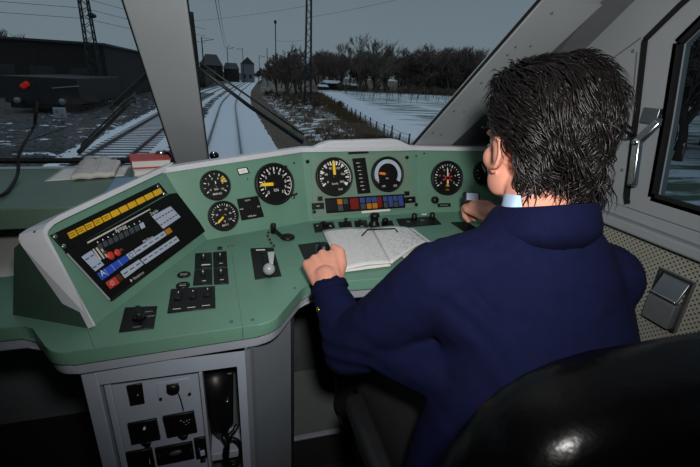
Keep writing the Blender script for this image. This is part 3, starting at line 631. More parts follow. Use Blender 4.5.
# ------------------------------------------------------------------ sloping display console at the left
dc = thing('display_console', 'sloping green console with a black key display and yellow keys, left of the gauges', 'display console', (0.25, 0.95, DZ))
S = Fr(SA, su, sn.cross(su))
if S.n.dot(sn) < 0: S.n = sn
STL, STR = onplane((36, 230), SA, sn), tp[0]
L_ = V((su.y, -su.x, 0)) * -1
o1 = onplane((19, 232), SA, sn)
botL = atz((17, 293), DZ)
b = MB()
back_l = STL + L_ * 0.05 + V((0, 0, -.038)); back_r = STR + L_ * 0.05 + V((0, 0.02, -.038))
base = [SA, SB, V((back_r.x, back_r.y, DZ)), V((back_l.x - .03, back_l.y, DZ))]
topv = [S.P(0, .001), S.P((SB - SA).length, .001), STR, STL, back_r, back_l]
vs = [V((p.x, p.y, DZ + .0005)) for p in base] + [STR, STL, back_r, back_l]
b._add(vs, [(0, 1, 4, 5), (5, 4, 6, 7), (1, 2, 6, 4), (0, 5, 7, 3), (2, 3, 7, 6), (0, 3, 2, 1)], 'green'); b.obj('housing', dc)
e3 = -su * .0015; b = MB(); b._add([base[0] + e3, STL + e3, back_l + e3, base[3] + e3 + V((0, 0, .001))], [(0, 1, 2, 3)], 'shadedgreen'); b._add([base[0] + e3 * 2, STL + e3 * 2, back_l + e3 * 2, base[3] + e3 * 2 + V((0, 0, .001))], [(3, 2, 1, 0)], 'shadedgreen'); b.obj('end_shade', dc)['label'] = 'green console end with its shade painted in'  # sheet over the housing end, its shade put into the darker colour
def sq(ps, h=0.0): return [S.uv(p, h) for p in ps]
# pale frame along the top and front edges
outp = sq([(164, 163.5), (42, 220.5), (27, 228.5), (20, 233.5), (19, 238), (22, 244), (83, 330)], .012)
inp = sq([(168, 170), (64, 219), (54, 224.5), (48.5, 230.5), (47.5, 234.5), (50, 240), (94, 326.5)], .012)
outp = sq([(164, 165), (42, 221.5), (27, 229), (19.5, 234), (18.5, 239), (21, 245), (81, 330)], -.028)
mfr = [.25, .25, .45, .60, .62, .62, .5]; b = MB(); n = len(outp)
O3 = [S.P(*p, -.028) for p in outp]; I3 = [S.P(*p, .012) for p in inp]
M3 = []
for k in range(n): q = S.P(*outp[k], .012); M3.append(q.lerp(I3[k], mfr[k]))
for k in range(n - 1):
    b.quad([M3[k], M3[k + 1], I3[k + 1], I3[k]], 'rim'); b.quad([O3[k], O3[k + 1], M3[k + 1], M3[k]], 'rim'); b.quad([I3[k], I3[k + 1], S.P(*inp[k + 1], -.002), S.P(*inp[k], -.002)], 'rim')
for k in (0, n - 1): b.quad([O3[k], M3[k], I3[k], S.P(*inp[k], -.002)], 'rim')
bmesh.ops.remove_doubles(b.bm, verts=b.bm.verts, dist=1e-5)
b.obj('frame', dc)['label'] = 'pale grey frame round the sloping face'
def sbox(ps, h0, h1, m, name, parent, bev=.0006):
    b = MB(); b.poly(S, sq(ps, h0), h0 + .0001, h1, m, bev, 1); return b.obj(name, parent)
strip = sbox([(49.5, 235.6), (157.5, 183.2), (166.5, 194), (64.5, 252)], 0, .005, 'dial', 'key_strip', dc)
scr = sbox([(64, 252.6), (168, 194.5), (175.5, 193.6), (204.5, 231.2), (196, 237.5), (111, 301.5)], 0, .006, 'dial', 'display_unit', dc)
b = MB(); b.poly(S, sq([(108.5, 300.6), (66, 254), (67.3, 253.4), (110, 299.4)], .006), .0061, .0072, 'lip'); b.poly(S, sq([(111, 301.5), (110, 299.6), (146, 272), (147, 274.5)], .006), .0061, .0072, 'rubber'); b.obj('unit_edge', scr)
# eleven yellow keys
a0, a1 = V((66.2, 233.6)), V((160.4, 187.6)); hv0, hv1 = V((2.8, 4.7)), V((2.3, 4.0))
for k in range(11):
    t0, t1 = k / 11 + .004, (k + 1) / 11 - .010
    def ly(t_, e_): t2 = t_ ** 1.0; p = a0 * (1 - t2) + a1 * t2; w_ = (hv0 * (1 - t2) + hv1 * t2) * 1.0; q_ = p + w_ * e_; return (q_.x, q_.y)
    o = sbox([ly(t0, 0), ly(t1, 0), ly(t1, 1.25), ly(t0, 1.25)], .005, .008, 'yellow', 'yellow_key', strip)
    if k < 5:
        b = MB(); c_ = S.uv(ly((t0 + t1) / 2, .55), .008); b.box(S, c_[0] - .008, c_[0] + .008, c_[1] + .001, c_[1] + .0022, .008, .0084, 'brown'); b.box(S, c_[0] - .006, c_[0] + .006, c_[1] - .003, c_[1] - .0018, .008, .0084, 'brown'); b.obj('marking', o)
for p in [(63.2, 246.3), (157.6, 186.6), (163.6, 194), (54.5, 236.8)]:
    b = MB(); c_ = S.uv(p, .005); b.lathe(S, c_, [(.0048, .0051), (.0045, .0075), (.002, .0085)], 'chrome' if p[0] > 60 else 'steel', 14); b.obj('screw', strip)
sbox([(86.8, 242.2), (149.8, 208.6), (150.4, 209.9), (87.6, 243.8)], .006, .0068, 'newsprint', 'pale_line', scr)
b = MB()
ta = math.atan2(0.0, 1.0)
def stext(p, tx, s_, m='white'):
    c_ = S.uv(p, .006); b.text(S, c_, tx, s_, m, .0066, ang=ta)
stext((120.5, 228.6), 'Antrag', .0125); stext((154, 212.4), 'Zug-Nr', .010); stext((148, 239.5), 'Meldung', .0105); stext((137, 276.6), '\u25b6 Rangieren', .0085, 'newsprint')
b.obj('lettering', scr)
# row of little boxes, the last one lit white
for k in range(9):
    t_ = k / 8; p = V((99, 246.5)) * (1 - t_) + V((141, 225.6)) * t_
    sbox([(p.x - 2.1, p.y - 1.6), (p.x + 2, p.y - 3.6), (p.x + 4.2, p.y + 1.6), (p.x + .2, p.y + 3.8)], .006, .0072, 'wlamp' if k == 8 else 'greykey', 'request_key', scr)
    b = MB(); c_ = S.uv((p.x - 1.5, p.y - 4.2), .006); b.box(S, c_[0] - .001, c_[0] + .001, c_[1] - .0016, c_[1] + .0016, .006, .0066, 'white'); b.obj('marking', scr)
# keypads: white pads with rows of dark dashes
def pad(ps, rows, cols_, m='wlamp', dm='greykey', name='keypad'):
    o = sbox(ps, .006, .0076, m, name, scr); q = sq(ps, .0076); b = MB()
    for r_ in rows:
        for c_ in range(cols_):
            s_ = (c_ + .5) / cols_
            A = V(q[0]) * (1 - s_) + V(q[1]) * s_; B = V(q[3]) * (1 - s_) + V(q[2]) * s_; P = A * (1 - r_) + B * r_; w_ = (V(q[1]) - V(q[0])).length / cols_ * .32
            b.box(S, P.x - w_, P.x + w_, P.y - .0011, P.y + .0011, .0076, .0080, dm)
    b.obj('marking', o); return o
pad([(151.6, 216.4), (170, 206.2), (180.5, 217.2), (163, 229)], [.30, .72], 6, dm='black')
pad([(81, 257), (91, 250.4), (104, 265), (95, 271.6)], [.25, .8], 2, dm='dblue')
for i in range(3):
    p = V((92 + i * 3.2, 249.6 - i * 1.4)); sbox([(p.x, p.y), (p.x + 1.6, p.y - 1), (p.x + 9.6, p.y + 10), (p.x + 8, p.y + 11)], .006, .007, 'newsprint', 'level_bar', scr)
for p, r_ in [((110.3, 255.8), .0088), ((117.2, 252.6), .0078), ((104.6, 252.5), .004), ((121, 250), .004)]:
    b = MB(); c_ = S.uv(p, .006); b.lathe(S, c_, [(r_, .0061), (r_ * .9, .0085), (r_ * .4, .0095)], 'red' if r_ > .005 else 'brown', 18); b.obj('red_lamp', scr)
bl = sbox([(96.7, 273.5), (124.6, 255.4), (129, 260.3), (101.6, 280.8)], .006, .0078, 'blue', 'blue_key_row', scr)
b = MB(); b.text(S, S.uv((102.6, 273.2), .0078), 'A', .017, 'white', .0082, ang=0.0)
for k in range(1, 4):
    t_ = k / 4; p, q_ = S.uv((96.7 + 27.9 * t_, 273.5 - 18.1 * t_), .0078), S.uv((101.6 + 27.4 * t_, 280.8 - 20.5 * t_), .0078); b.bar(S.P(*p, .0080), S.P(*q_, .0080), .0012, .0004, 'wlamp', up=S.n)
b.obj('lettering', bl)
o = sbox([(125.6, 254.8), (132.6, 250.4), (136.2, 255.4), (129.6, 259.9)], .006, .0078, 'wlamp', 'white_key', scr); b = MB(); arc_band(b, S, S.uv((130.9, 255.2), .0078), .004, .0056, 0, 2 * PI, 'greykey', .0081, 14); b.obj('marking', o)
pad([(133.6, 249.8), (163.6, 230.8), (166.6, 235.4), (136.8, 255.2)], [.5], 5, dm='greykey')
sbox([(164.5, 230.2), (169.2, 227.4), (172.3, 232), (167.4, 235)], .006, .0078, 'amber', 'orange_key', scr)
o = sbox([(105, 282.8), (114.4, 276.6), (119.2, 283.2), (109.8, 289.4)], .006, .0082, 'red', 'red_key', scr); b = MB(); arc_band(b, S, S.uv((112, 283), .0082), .003, .0046, 0, 2 * PI, 'wlamp', .0085, 14); b.obj('marking', o)
sbox([(115.2, 276), (118.8, 273.6), (123.2, 279.4), (119.8, 282)], .006, .0078, 'brown', 'brown_key', scr)
pad([(120, 271.8), (138.5, 259.6), (143.6, 264.6), (124.6, 278.6)], [.5], 3, dm='greykey')
pad([(140.2, 259.6), (175.6, 236), (179.3, 240.8), (145, 264.2)], [.45], 7, dm='greykey')

# ------------------------------------------------------------------ desk pedestal with its equipment panel
pd = thing('desk_pedestal', 'blue grey cabinet under the desk holding black switch panels', 'cabinet', (0.4, 0.9, 0))
PY = 0.655; ZP = DZ - 0.0535
foot = [(.222, PY), (.498, PY), (.515, .672), (.60, .765), (.60, 1.25), (.222, 1.25)]
f = FY(PY)
ro = [(aty(p, PY).x, aty(p, PY).z) for p in [(100.5, 393), (237, 366.5)]]
rl, rr = ro[0][0], ro[1][0]; rt = .772; rb = .13; RD = -.020
b = MB()   # carcass with an opening in its front
b.box(f, .222, rl, 0, ZP, -.02, 0, 'ped', .002); b.box(f, rr, .498, 0, ZP, -.02, 0, 'ped'); b.box(f, rl, rr, rt, ZP, -.02, 0, 'ped'); b.box(f, rl, rr, 0, rb, -.02, 0, 'ped')
b.obj('front_frame', pd)
b = MB()
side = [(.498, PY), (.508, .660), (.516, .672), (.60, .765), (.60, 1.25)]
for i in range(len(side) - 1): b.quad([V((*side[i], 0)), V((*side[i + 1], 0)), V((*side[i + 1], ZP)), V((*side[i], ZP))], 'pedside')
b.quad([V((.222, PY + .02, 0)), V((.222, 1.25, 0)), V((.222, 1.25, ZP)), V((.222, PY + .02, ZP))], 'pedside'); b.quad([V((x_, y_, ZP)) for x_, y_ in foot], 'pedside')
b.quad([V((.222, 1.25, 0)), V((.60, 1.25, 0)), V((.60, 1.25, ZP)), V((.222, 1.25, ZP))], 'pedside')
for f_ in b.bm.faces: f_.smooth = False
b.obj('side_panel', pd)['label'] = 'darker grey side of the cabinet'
b = MB(); b.bar((.604, .768, 0.02), (.604, .768, ZP - .01), .008, .006, 'steel', up=(1, 0, 0)); b.obj('corner_strip', pd)
def pp(p, h=0.0): w = aty(p, PY - h); return (w.x, w.z)
px0 = pp((202, 374), RD)[0]
b = MB(); b.box(f, rl + .0, px0 - .003, rb, rt, RD - .004, RD, 'ped', .001); b.box(f, rl + .002, rl + .014, rb, rt - .004, RD, RD + .008, 'ped', .003); inp_ = b.obj('equipment_panel', pd)
b = MB(); b.quad([f.P(px0, rb, -.09), f.P(rr, rb, -.09), f.P(rr, rt, -.09), f.P(px0, rt, -.09)], 'band'); b.quad([f.P(px0, rb, -.09), f.P(px0, rb, RD), f.P(px0, rt, RD), f.P(px0, rt, -.09)], 'ped'); b.quad([f.P(rr, rb, 0), f.P(rr, rb, -.09), f.P(rr, rt, -.09), f.P(rr, rt, 0)], 'pedside'); b.quad([f.P(px0, rt, 0), f.P(rr, rt, 0), f.P(rr, rt, -.09), f.P(px0, rt, -.09)], 'band')
zz = pp((220, 442), -.05)[1]; b.box(f, px0 + .001, rr - .001, zz - .02, zz, -.088, -.02, 'ped', .002); b.obj('phone_recess', pd)
b = MB(); b.box(f, px0 - .003, px0 + .003, rb, rt - .002, RD, .002, 'lip', .001); b.obj('divider', pd)
def ebox(ps, h1, m, name, parent=inp_, bev=.001, h0=RD):
    b = MB(); b.poly(f, [pp(p, h0) for p in ps], h0 + .0001, h0 + h1, m, bev, 1); return b.obj(name, parent)
o = ebox([(126.4, 385), (142.3, 382), (145, 402.5), (130.5, 405)], .004, 'black', 'blank_plate'); b = MB(); c_ = pp((138, 394.3), RD + .004); b.cyl(f, c_, .0025, RD + .004, RD + .009, 'steel', 10, .001); b.obj('key_lock', o)
o = ebox([(156.5, 383.2), (189.5, 377), (191.4, 394), (159, 400.4)], .0022, 'ped', 'lock_plate')
b = MB(); c_ = pp((173.2, 388.5), RD + .0022); b.lathe(f, c_, [(.012, RD + .0023), (.0115, RD + .008), (.008, RD + .010)], 'black', 18); b.box(f, c_[0] - .011, c_[0] + .011, c_[1] - .001, c_[1] + .012, RD + .0023, RD + .007, 'black', .001); b.obj('lock_cover', o)
for p in [(160.8, 398.6), (189.6, 393.6)]: b = MB(); c_ = pp(p, RD + .002); b.cyl(f, c_, .003, RD + .0023, RD + .005, 'rubber', 10); b.obj('screw', o)
b = MB(); b.tube([f.P(*pp((178, 392.5), RD + .008), RD + .008), f.P(*pp((181, 400), RD + .008), RD + .008), f.P(*pp((183.5, 410.5), RD + .006), RD + .006)], .0010, 'rubber', 6); b.obj('key_cord', o)
o = ebox([(127.6, 422.5), (156.8, 417), (161, 437.5), (132, 443)], .006, 'black', 'relay_box')
b = MB(); c_ = pp((146, 430), RD + .006); b.cyl(f, pp((144.6, 427.6), RD + .006), .0022, RD + .006, RD + .010, 'white', 10); b.obj('pilot_lamp', o)
ebox([(141, 441), (152, 439), (151, 443.5), (147, 445.5)], .008, 'black', 'relay_tab', o)
o = ebox([(162.6, 415.4), (194, 409.6), (197.6, 430.4), (167.4, 436.2)], .006, 'black', 'key_switch_box')
for p in [(184, 423), (186.6, 421.6), (188.6, 423.6), (185.6, 425.2), (189.4, 420.6)]:
    b = MB(); P = f.P(*pp(p, RD + .010), RD + .010); b.ell(P, [V((.0028, 0, .001)), V((0, .001, 0)), V((-.001, 0, .0028))], 'chrome', 10, 6); b.obj('key', o)
b = MB(); b.cyl(f, pp((181, 420.4), RD + .006), .003, RD + .006, RD + .010, 'steel', 10, .001); b.obj('key_lock', o)
ebox([(178, 434.4), (188.6, 432.2), (187.6, 436), (183, 437.6)], .008, 'black', 'relay_tab', o)
o = ebox([(124.4, 451.6), (152, 446.4), (158, 476), (130, 481)], .006, 'black', 'meter_box'); b = MB(); b.bar(f.P(*pp((149.4, 459), RD + .006), RD + .0064), f.P(*pp((150.2, 464), RD + .006), RD + .0064), .002, .0006, 'white', up=f.n); b.obj('marking', o)
o = ebox([(155, 447), (192.4, 440), (194.6, 456.6), (158, 464)], .006, 'black', 'breaker_box')
b = MB(); f_ = f.sub(*pp((175.6, 452.4), RD + .006), .12, RD + .006); b.ell(f_.P(0, 0, .001), [f_.u * .013, f_.v * .006, f_.n * .004], 'greykey', 18, 8); b.obj('turn_handle', o)
for p in [(159.5, 456), (190.6, 450)]: b = MB(); b.cyl(f, pp(p, RD + .006), .002, RD + .006, RD + .008, 'steel', 8); b.obj('screw', o)
o = ebox([(193.8, 437.4), (206.4, 435), (209.4, 455), (196.6, 457.4)], .006, 'black', 'socket_box')
ebox([(199.8, 448.4), (204.6, 447.4), (205.6, 452), (200.8, 453)], .009, 'wlamp', 'white_plug', o); ebox([(198.6, 445.6), (200.4, 445.2), (201.4, 450), (199.6, 450.4)], .0088, 'dblue', 'blue_plug', o); ebox([(200.4, 457.4), (205.6, 456.4), (206, 459), (201, 460)], .008, 'black', 'socket_foot', o)
# handset in the recess
hs = thing('telephone_handset', 'black telephone handset hanging in the recess of the grey cabinet', 'telephone', V((aty((222, 430), PY + .04).x, PY + .04, .56)))
HY = PY + .045
b = MB(); hpv = [aty(p, HY) for p in [(213, 371), (217, 390), (219.5, 408), (221, 424), (222.5, 434)]]
b.tube(hpv, [.026, .027, .026, .022, .012], 'black', 14); b.obj('handset_body', hs)
b = MB(); b.bar(aty((229.5, 371), HY - .01), aty((229.5, 424), HY - .01), .016, .014, 'black', up=(1, 0, 0), bev=.004); b.obj('cradle_bar', hs)
b = MB(); b.bar(aty((227, 400), HY - .02), aty((228.4, 412), HY - .02), .006, .008, 'chrome', up=(1, 0, 0), bev=.001); b.obj('cradle_hook', hs)['label'] = 'chrome hook'
b = MB(); ctr = aty((233, 452), PY + .02); pts = [aty((223, 432), HY), aty((228, 438), PY + .03)]
for k in range(15): a = PI * .75 - 2 * PI * k / 15 * 1.0; pts.append(ctr + V((.017 * math.cos(a), .006 * math.sin(a * .5), .033 * math.sin(a))))
pts += [aty((229, 436), PY + .012), aty((234, 431), PY + .02), aty((238, 424), PY + .03)]
cp = []
for i in range(len(pts) - 1):
    for j in range(6): cp.append(pts[i].lerp(pts[i + 1], j / 6))
b.tube(cp, [.0058 if i % 2 else .0044 for i in range(len(cp))], 'black', 8); b.obj('cord', hs)
b = MB(); b.tube([aty((223, 436), PY + .012), aty((228, 446), PY + .010), aty((226, 470), PY + .010)], .0045, 'black', 8); b.obj('cord', hs)
# footwell
fw = [aty((290, 328), 1.18), None]
b = MB(); bb = Fr((0, 1.22, 0), (1, 0, 0), (0, 0.12, 1)); b.box(bb, .60, 1.46, .0, .82, -.01, 0, 'footwell'); struct(b, 'trim_8')
fr_ = thing('footrest', 'dark footrest with a pale metal edge in the footwell under the desk', 'footrest', (0.95, 1.0, 0))
z0 = aty((292, 438), 1.0).z
b = MB(); ff = Fr((0, 1.0, z0), (1, 0, 0), (0, 0.70, 0.62)); b.box(ff, .612, 1.40, 0, .21, -.012, 0, 'footwell', .002); b.obj('foot_plate', fr_)
b = MB(); b.bar((.612, .995, z0), (.80, .995, z0), .016, .010, 'lip', up=(0, 1, 0), bev=.002); b.bar((.80, .996, z0), (1.40, .996, z0), .012, .008, 'steel', up=(0, 1, 0), bev=.002); b.obj('metal_edge', fr_)
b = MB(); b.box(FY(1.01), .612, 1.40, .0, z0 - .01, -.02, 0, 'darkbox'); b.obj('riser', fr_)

# ------------------------------------------------------------------ left-hand counter and what lies on it
ct = thing('side_counter', 'dull green counter below the left windscreen pane', 'counter', (-0.4, 1.2, DZ))
CZ = 1.0
b = MB(); b.poly(WF, [(LW + .005, .995), (.14, .995), (.30, 1.16), (.33, 1.40), (LW + .005, 1.40)], CZ - .05, CZ, 'sagegreen', .004, 2); b.obj('worktop', ct)
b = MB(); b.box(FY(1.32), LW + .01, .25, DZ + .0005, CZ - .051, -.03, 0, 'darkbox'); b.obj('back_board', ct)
b = MB(); b.box(FX(-.85), -1.33, -1.02, DZ + .0005, CZ - .051, -.02, .02, 'sagegreen'); b.obj('bracket', ct)
def cz(p, h=CZ): return atz(p, h)
def sheet(ps, z, th, m, wav=0.0, nx=14, ny=10, seed=0, lift=0.0, curl=None):
    """a thin sheet lofted between four corners (given as points), gently waved"""
    b = MB(); P = [atz(p, z) for p in ps]; vs = []; fs = []
    for s_ in (1, 0):
        for j in range(ny + 1):
            for i in range(nx + 1):
                u, v = i / nx, j / ny; q = (P[0] * (1 - u) + P[1] * u) * (1 - v) + (P[3] * (1 - u) + P[2] * u) * v
                h = wav * abs(noise.noise(V((u * 3 + seed, v * 3, seed)))) + lift
                if curl: h += curl(u, v)
                vs.append(q + V((0, 0, h + (th if s_ else 0))))
    n = (nx + 1) * (ny + 1)
    for j in range(ny):
        for i in range(nx):
            a = j * (nx + 1) + i; fs.append((a, a + 1, a + nx + 2, a + nx + 1)); fs.append((n + a, n + a + nx + 1, n + a + nx + 2, n + a + 1))
    for i in range(nx): fs.append((i, n + i, n + i + 1, i + 1)); a = ny * (nx + 1) + i; fs.append((a, a + 1, n + a + 1, n + a))
    for j in range(ny): a = j * (nx + 1); fs.append((a, a + nx + 1, n + a + nx + 1, n + a)); a += nx; fs.append((a, n + a, n + a + nx + 1, a + nx + 1))
    b._add(vs, fs, m, True); return b
Z1 = CZ + .0006
o = recenter(sheet([(63, 168.5), (129, 166), (124, 176), (44, 181.5)], Z1, .0008, 'paper', .0, seed=1).obj('paper_sheet')); tag(o, 'flat white sheet lying under the folded newspaper', 'paper')
def newscurl(u, v): return .010 * math.sin(u * PI) * (1 - v) + .006 * abs(math.sin(u * 2.5 * PI)) * (1 - v * .5) + .012 * (1 - v) * max(0, .35 - u)
np_ = recenter(sheet([(83, 163.5), (122, 164.5), (115, 177.5), (71.5, 181)], Z1 + .001, .012, 'newsprint', .002, 20, 12, 3, curl=newscurl).obj('newspaper')); tag(np_, 'folded grey newspaper with curling edges on the counter', 'newspaper')
P4 = [atz(p, Z1 + .001) for p in [(83, 163.5), (122, 164.5), (115, 177.5), (71.5, 181)]]
b = MB()
for j in range(11):
    v = .12 + j * .075
    for i in range(2):
        u0, u1 = .08 + i * .46, .48 + i * .44; pts = []
        for k in range(6):
            u = u0 + (u1 - u0) * k / 5; q = (P4[0] * (1 - u) + P4[1] * u) * (1 - v) + (P4[3] * (1 - u) + P4[2] * u) * v
            pts.append(q + V((0, 0, newscurl(u, v) + .0146 + .002 * abs(noise.noise(V((u * 3 + 3, v * 3, 3)))))))
        b.tube(pts, .0011, 'ink', 4)
b.obj('print_lines', np_)
o = recenter(sheet([(116, 178), (137, 176.5), (132, 188), (102, 196)], Z1, .002, 'bluepaper', 0, seed=5).obj('blue_folder')); tag(o, 'pale blue card folder beside the newspaper, partly behind the console frame', 'folder')
# red book and the pale book below it
rb_ = [atz(p, CZ + .012) for p in [(132, 173.5), (173, 171)]]; dx = (rb_[1] - rb_[0]); dyv = V((-dx.y, dx.x, 0)).normalized() * .11
def book(name, o_, u_, d_, z, th, cover, label):
    b = MB(); f_ = Fr((o_.x, o_.y, z), u_, d_); L = u_.length; D = d_.length
    b.box(f_, 0, L, 0, D, th - .004, th, cover, .001); b.box(f_, 0, L, 0, D, .0003, .004, cover, .001); b.box(f_, 0, L, D - .004, D, .004, th - .004, cover)
    o = b.obj(name); b = MB(); b.box(f_, .003, L - .003, .004, D - .004, .004, th - .004, 'paper'); pg = b.obj('pages', o)
    bx = recenter(o); pg.data.transform(Matrix.Translation(-bx.location)); return tag(o, label, 'book')
book('book', rb_[0] + V((.004, .002, 0)), dx * 1.0, dyv, CZ + .0005, .022, 'newsprint', 'pale closed book lying on the counter directly under the red-covered book')
book('book', rb_[0] + V((0, .006, 0)), dx * .98, dyv * .97, CZ + .0228, .026, 'redcover', 'thick book with a red cover on top of the other beside the window post')
# sheet on the lower desk at far left
b = MB(); pw = [(-.30, .945), (.035, .945), (.020, 1.02), (.055, 1.30), (-.30, 1.30)]; b.poly(WF, pw, DZ + .0006, DZ + .0016, 'paper'); o = recenter(b.obj('paper_sheet')); tag(o, 'white sheet on the low desk left of the sloping console', 'paper')
# cable hanging inside the left pane
b = MB(); cpts = [WS.P(*wsuv((38, 98)), .014 * sgn), WS.P(*wsuv((37, 112)), .03 * sgn), atr((34, 127), 1.62), atr((25, 142), 1.52), atr((19, 155), 1.46), atr((18, 172), 1.42), cz((13, 187)) + V((0, 0, .006)), cz((2, 198)) + V((0, 0, .006)), cz((-25, 205)) + V((0, 0, .006))]
sm = []
for i in range(len(cpts) - 1):
    p0, p1, p2, p3 = cpts[max(i - 1, 0)], cpts[i], cpts[i + 1], cpts[min(i + 2, len(cpts) - 1)]
    for j in range(6): t_ = j / 6; sm.append(0.5 * ((2 * p1) + (p2 - p0) * t_ + (2 * p0 - 5 * p1 + 4 * p2 - p3) * t_ ** 2 + (3 * p1 - p0 - 3 * p2 + p3) * t_ ** 3))
sm.append(cpts[-1]); b.tube(sm, .0042, 'rubber', 8); o = recenter(b.obj('cable')); tag(o, 'black cable hanging in front of the left pane down to the counter', 'cable')
# small domed black fittings at the foot of the window post
for p, s_, lb in [((163, 152), .026, 'black domed fitting behind the red book at the foot of the post'), ((214, 150.5), .015, 'small black and chrome knob on the sill right of the post')]:
    P = WS.P(*wsuv(p), 0) + WSN * .02; P.z = max(P.z, 1.03); t_ = thing('sill_fitting', lb, 'fitting', P - V((0, 0, s_)))
    b = MB(); b.ell(P, [(s_, 0, 0), (0, s_, 0), (0, 0, s_ * .9)], 'blackgloss', 20, 12); b.obj('dome', t_)
    b = MB(); b.tube([P + V((-s_ * .2, 0, -s_ * .6)), P + V((0, .03, -s_ - .02))], s_ * .55, 'black', 12); b.obj('stem', t_)
    b = MB(); b.ell(P + V((-s_ * .1, -s_ * .5, s_ * .6)), [(s_ * .55, 0, 0), (0, s_ * .4, 0), (0, 0, s_ * .42)], 'chrome', 12, 8); b.obj('cap', t_)
# wipers outside the panes
def wiper(label, arm, blade, h=-.03):
    t_ = thing('windscreen_wiper', label, 'wiper', WS.P(*wsuv(arm[0]), h * sgn)); b = MB()
    pts = [WS.P(*wsuv(p), h * sgn) for p in arm]; b.tube(pts, [.008, .006, .004][:len(pts)], 'black', 8); b.obj('wiper_arm', t_)
    b = MB(); pts = [WS.P(*wsuv(p), (h * .55) * sgn) for p in blade]; b.bar(pts[0], pts[1], .010, .012, 'rubber', up=WSN); b.obj('wiper_blade', t_)
    b = MB(); b.tube([WS.P(*wsuv(arm[-1]), h * sgn), WS.P(*wsuv(arm[-1]), h * .5 * sgn)], .005, 'black', 6); b.obj('blade_joint', t_)
    b = MB(); b.tube([WS.P(*wsuv((arm[0][0] + 2, arm[0][1] - 7)), h * sgn), WS.P(*wsuv((arm[-1][0] + 1, arm[-1][1] - 5)), h * sgn)], .003, 'black', 6); b.obj('guide_rod', t_)
    return t_
wiper('black wiper arm lying across the lower corner of the right pane', [(303, 149), (250, 114), (199, 76)], [(190.5, 18), (198, 80)])
wiper('black wiper slanting across the lower right of the left pane', [(78, 160), (105, 135), (134, 106)], [(110, 113), (158, 68)])

# ------------------------------------------------------------------ open timetable on the desk
tb = thing('timetable_book', 'open white timetable booklet lying in front of the driver', 'booklet', V((*DK.uv((375, 250)), DZ)))
def page(ps, z, th, name, m='paper', seed=0, curl=None, parent=tb):
    return sheet(ps, z, th, m, .0012, 16, 12, seed, curl=curl).obj(name, parent)
cl = lambda u, v: .006 * math.sin(u * PI) + .010 * max(0, u - .75)
cr_ = lambda u, v: .007 * math.sin(u * PI) + .010 * max(0, .25 - u)
page([(322.5, 231.5), (371, 229.5), (391, 266.5), (342, 272.8)], DZ + .0035, .004, 'lower_sheets', seed=2)
page([(324, 230.5), (371.5, 228.8), (391.5, 264.5), (345, 270.5)], DZ + .0085, .0015, 'left_page', seed=4, curl=cl)
page([(374, 229.5), (413, 228.6), (431, 242.5), (411, 266)], DZ + .0035, .004, 'lower_sheets', seed=6)
page([(372, 228.8), (408.5, 227.8), (427, 241.5), (391.5, 264.8)], DZ + .0085, .0015, 'right_page', seed=8, curl=cr_)
b = MB()
for (ps, cu, se) in ((((324, 230.5), (371.5, 228.8), (391.5, 264.5), (345, 270.5)), cl, 4), (((372, 228.8), (408.5, 227.8), (427, 241.5), (391.5, 264.8)), cr_, 8)):
    P = [atz(p, DZ + .0085) for p in ps]; rnd = random.Random(se)
    for j in range(15):
        v = .07 + j * .06; u = .06
        while u < .9:
            L = rnd.uniform(.05, .22); pts = []
            for k in range(3):
                w_ = min(u + L * k / 2, .95); q = (P[0] * (1 - w_) + P[1] * w_) * (1 - v) + (P[3] * (1 - w_) + P[2] * w_) * v
                pts.append(q + V((0, 0, cu(w_, v) + .0019 + .0012 * abs(noise.noise(V((w_ * 3 + se, v * 3, se)))))))
            b.tube(pts, .0008, 'ink', 4); u += L + rnd.uniform(.02, .12)
b.obj('printed_lines', tb)
b = MB(); zc = DZ + .020
def tz(p): return atz(p, zc)
b.tube([tz((362, 235.5)), tz((367.5, 229.6)), tz((395, 228.6)), tz((397.5, 231.8))], .0022, 'black', 8); b.obj('clip', tb)['label'] = 'black wire clip holding the pages'
# ------------------------------------------------------------------ the driver
def fuse(mb, name, m, voxel, smooth=4, parent=None, deform=None, sub=0):
    bm = mb.bm; me = bpy.data.meshes.new('tmp'); bmesh.ops.recalc_face_normals(bm, faces=bm.faces[:]); bm.to_mesh(me); bm.free()
    ob = bpy.data.objects.new('tmp', me); C.objects.link(ob)
    r = ob.modifiers.new('r', 'REMESH'); r.mode = 'VOXEL'; r.voxel_size = voxel; r.use_smooth_shade = True
    if smooth: s_ = ob.modifiers.new('s', 'SMOOTH'); s_.factor = .5; s_.iterations = smooth
    dg = bpy.context.evaluated_depsgraph_get(); dg.update(); m2 = bpy.data.meshes.new_from_object(ob.evaluated_get(dg))
    bpy.data.objects.remove(ob); bpy.data.meshes.remove(me)
    m2.name = name; m2.materials.clear(); m2.materials.append(M[m]); 
    if deform:
        for v in m2.vertices: v.co = deform(v.co.copy(), v.normal.copy())
    for p in m2.polygons: p.use_smooth = True; p.material_index = 0
    o = bpy.data.objects.new(name, m2); C.objects.link(o)
    if parent is not None: o.parent = parent; w = WL[parent.name]; m2.transform(Matrix.Translation(-w)); WL[o.name] = w
    else: WL[o.name] = V((0, 0, 0))
    return o
HC = atr((536, 140), .80)                     # skull centre
HY_ = math.radians(0); HP = math.radians(-6)  # head turned slightly left, tipped slightly down
HR = Matrix.Rotation(HY_, 3, 'Z') @ Matrix.Rotation(HP, 3, 'X')
def hd(x, y, z): return HC + HR @ V((x, y, z))
def hax(a, b, c): return [HR @ V((a, 0, 0)), HR @ V((0, b, 0)), HR @ V((0, 0, c))]
b = MB()
b.ell(hd(0, -.012, .028), hax(.074, .094, .088), 'skin'); b.ell(hd(0, .030, -.035), hax(.062, .064, .085), 'skin'); b.ell(hd(0, .036, -.080), hax(.046, .050, .038), 'skin')
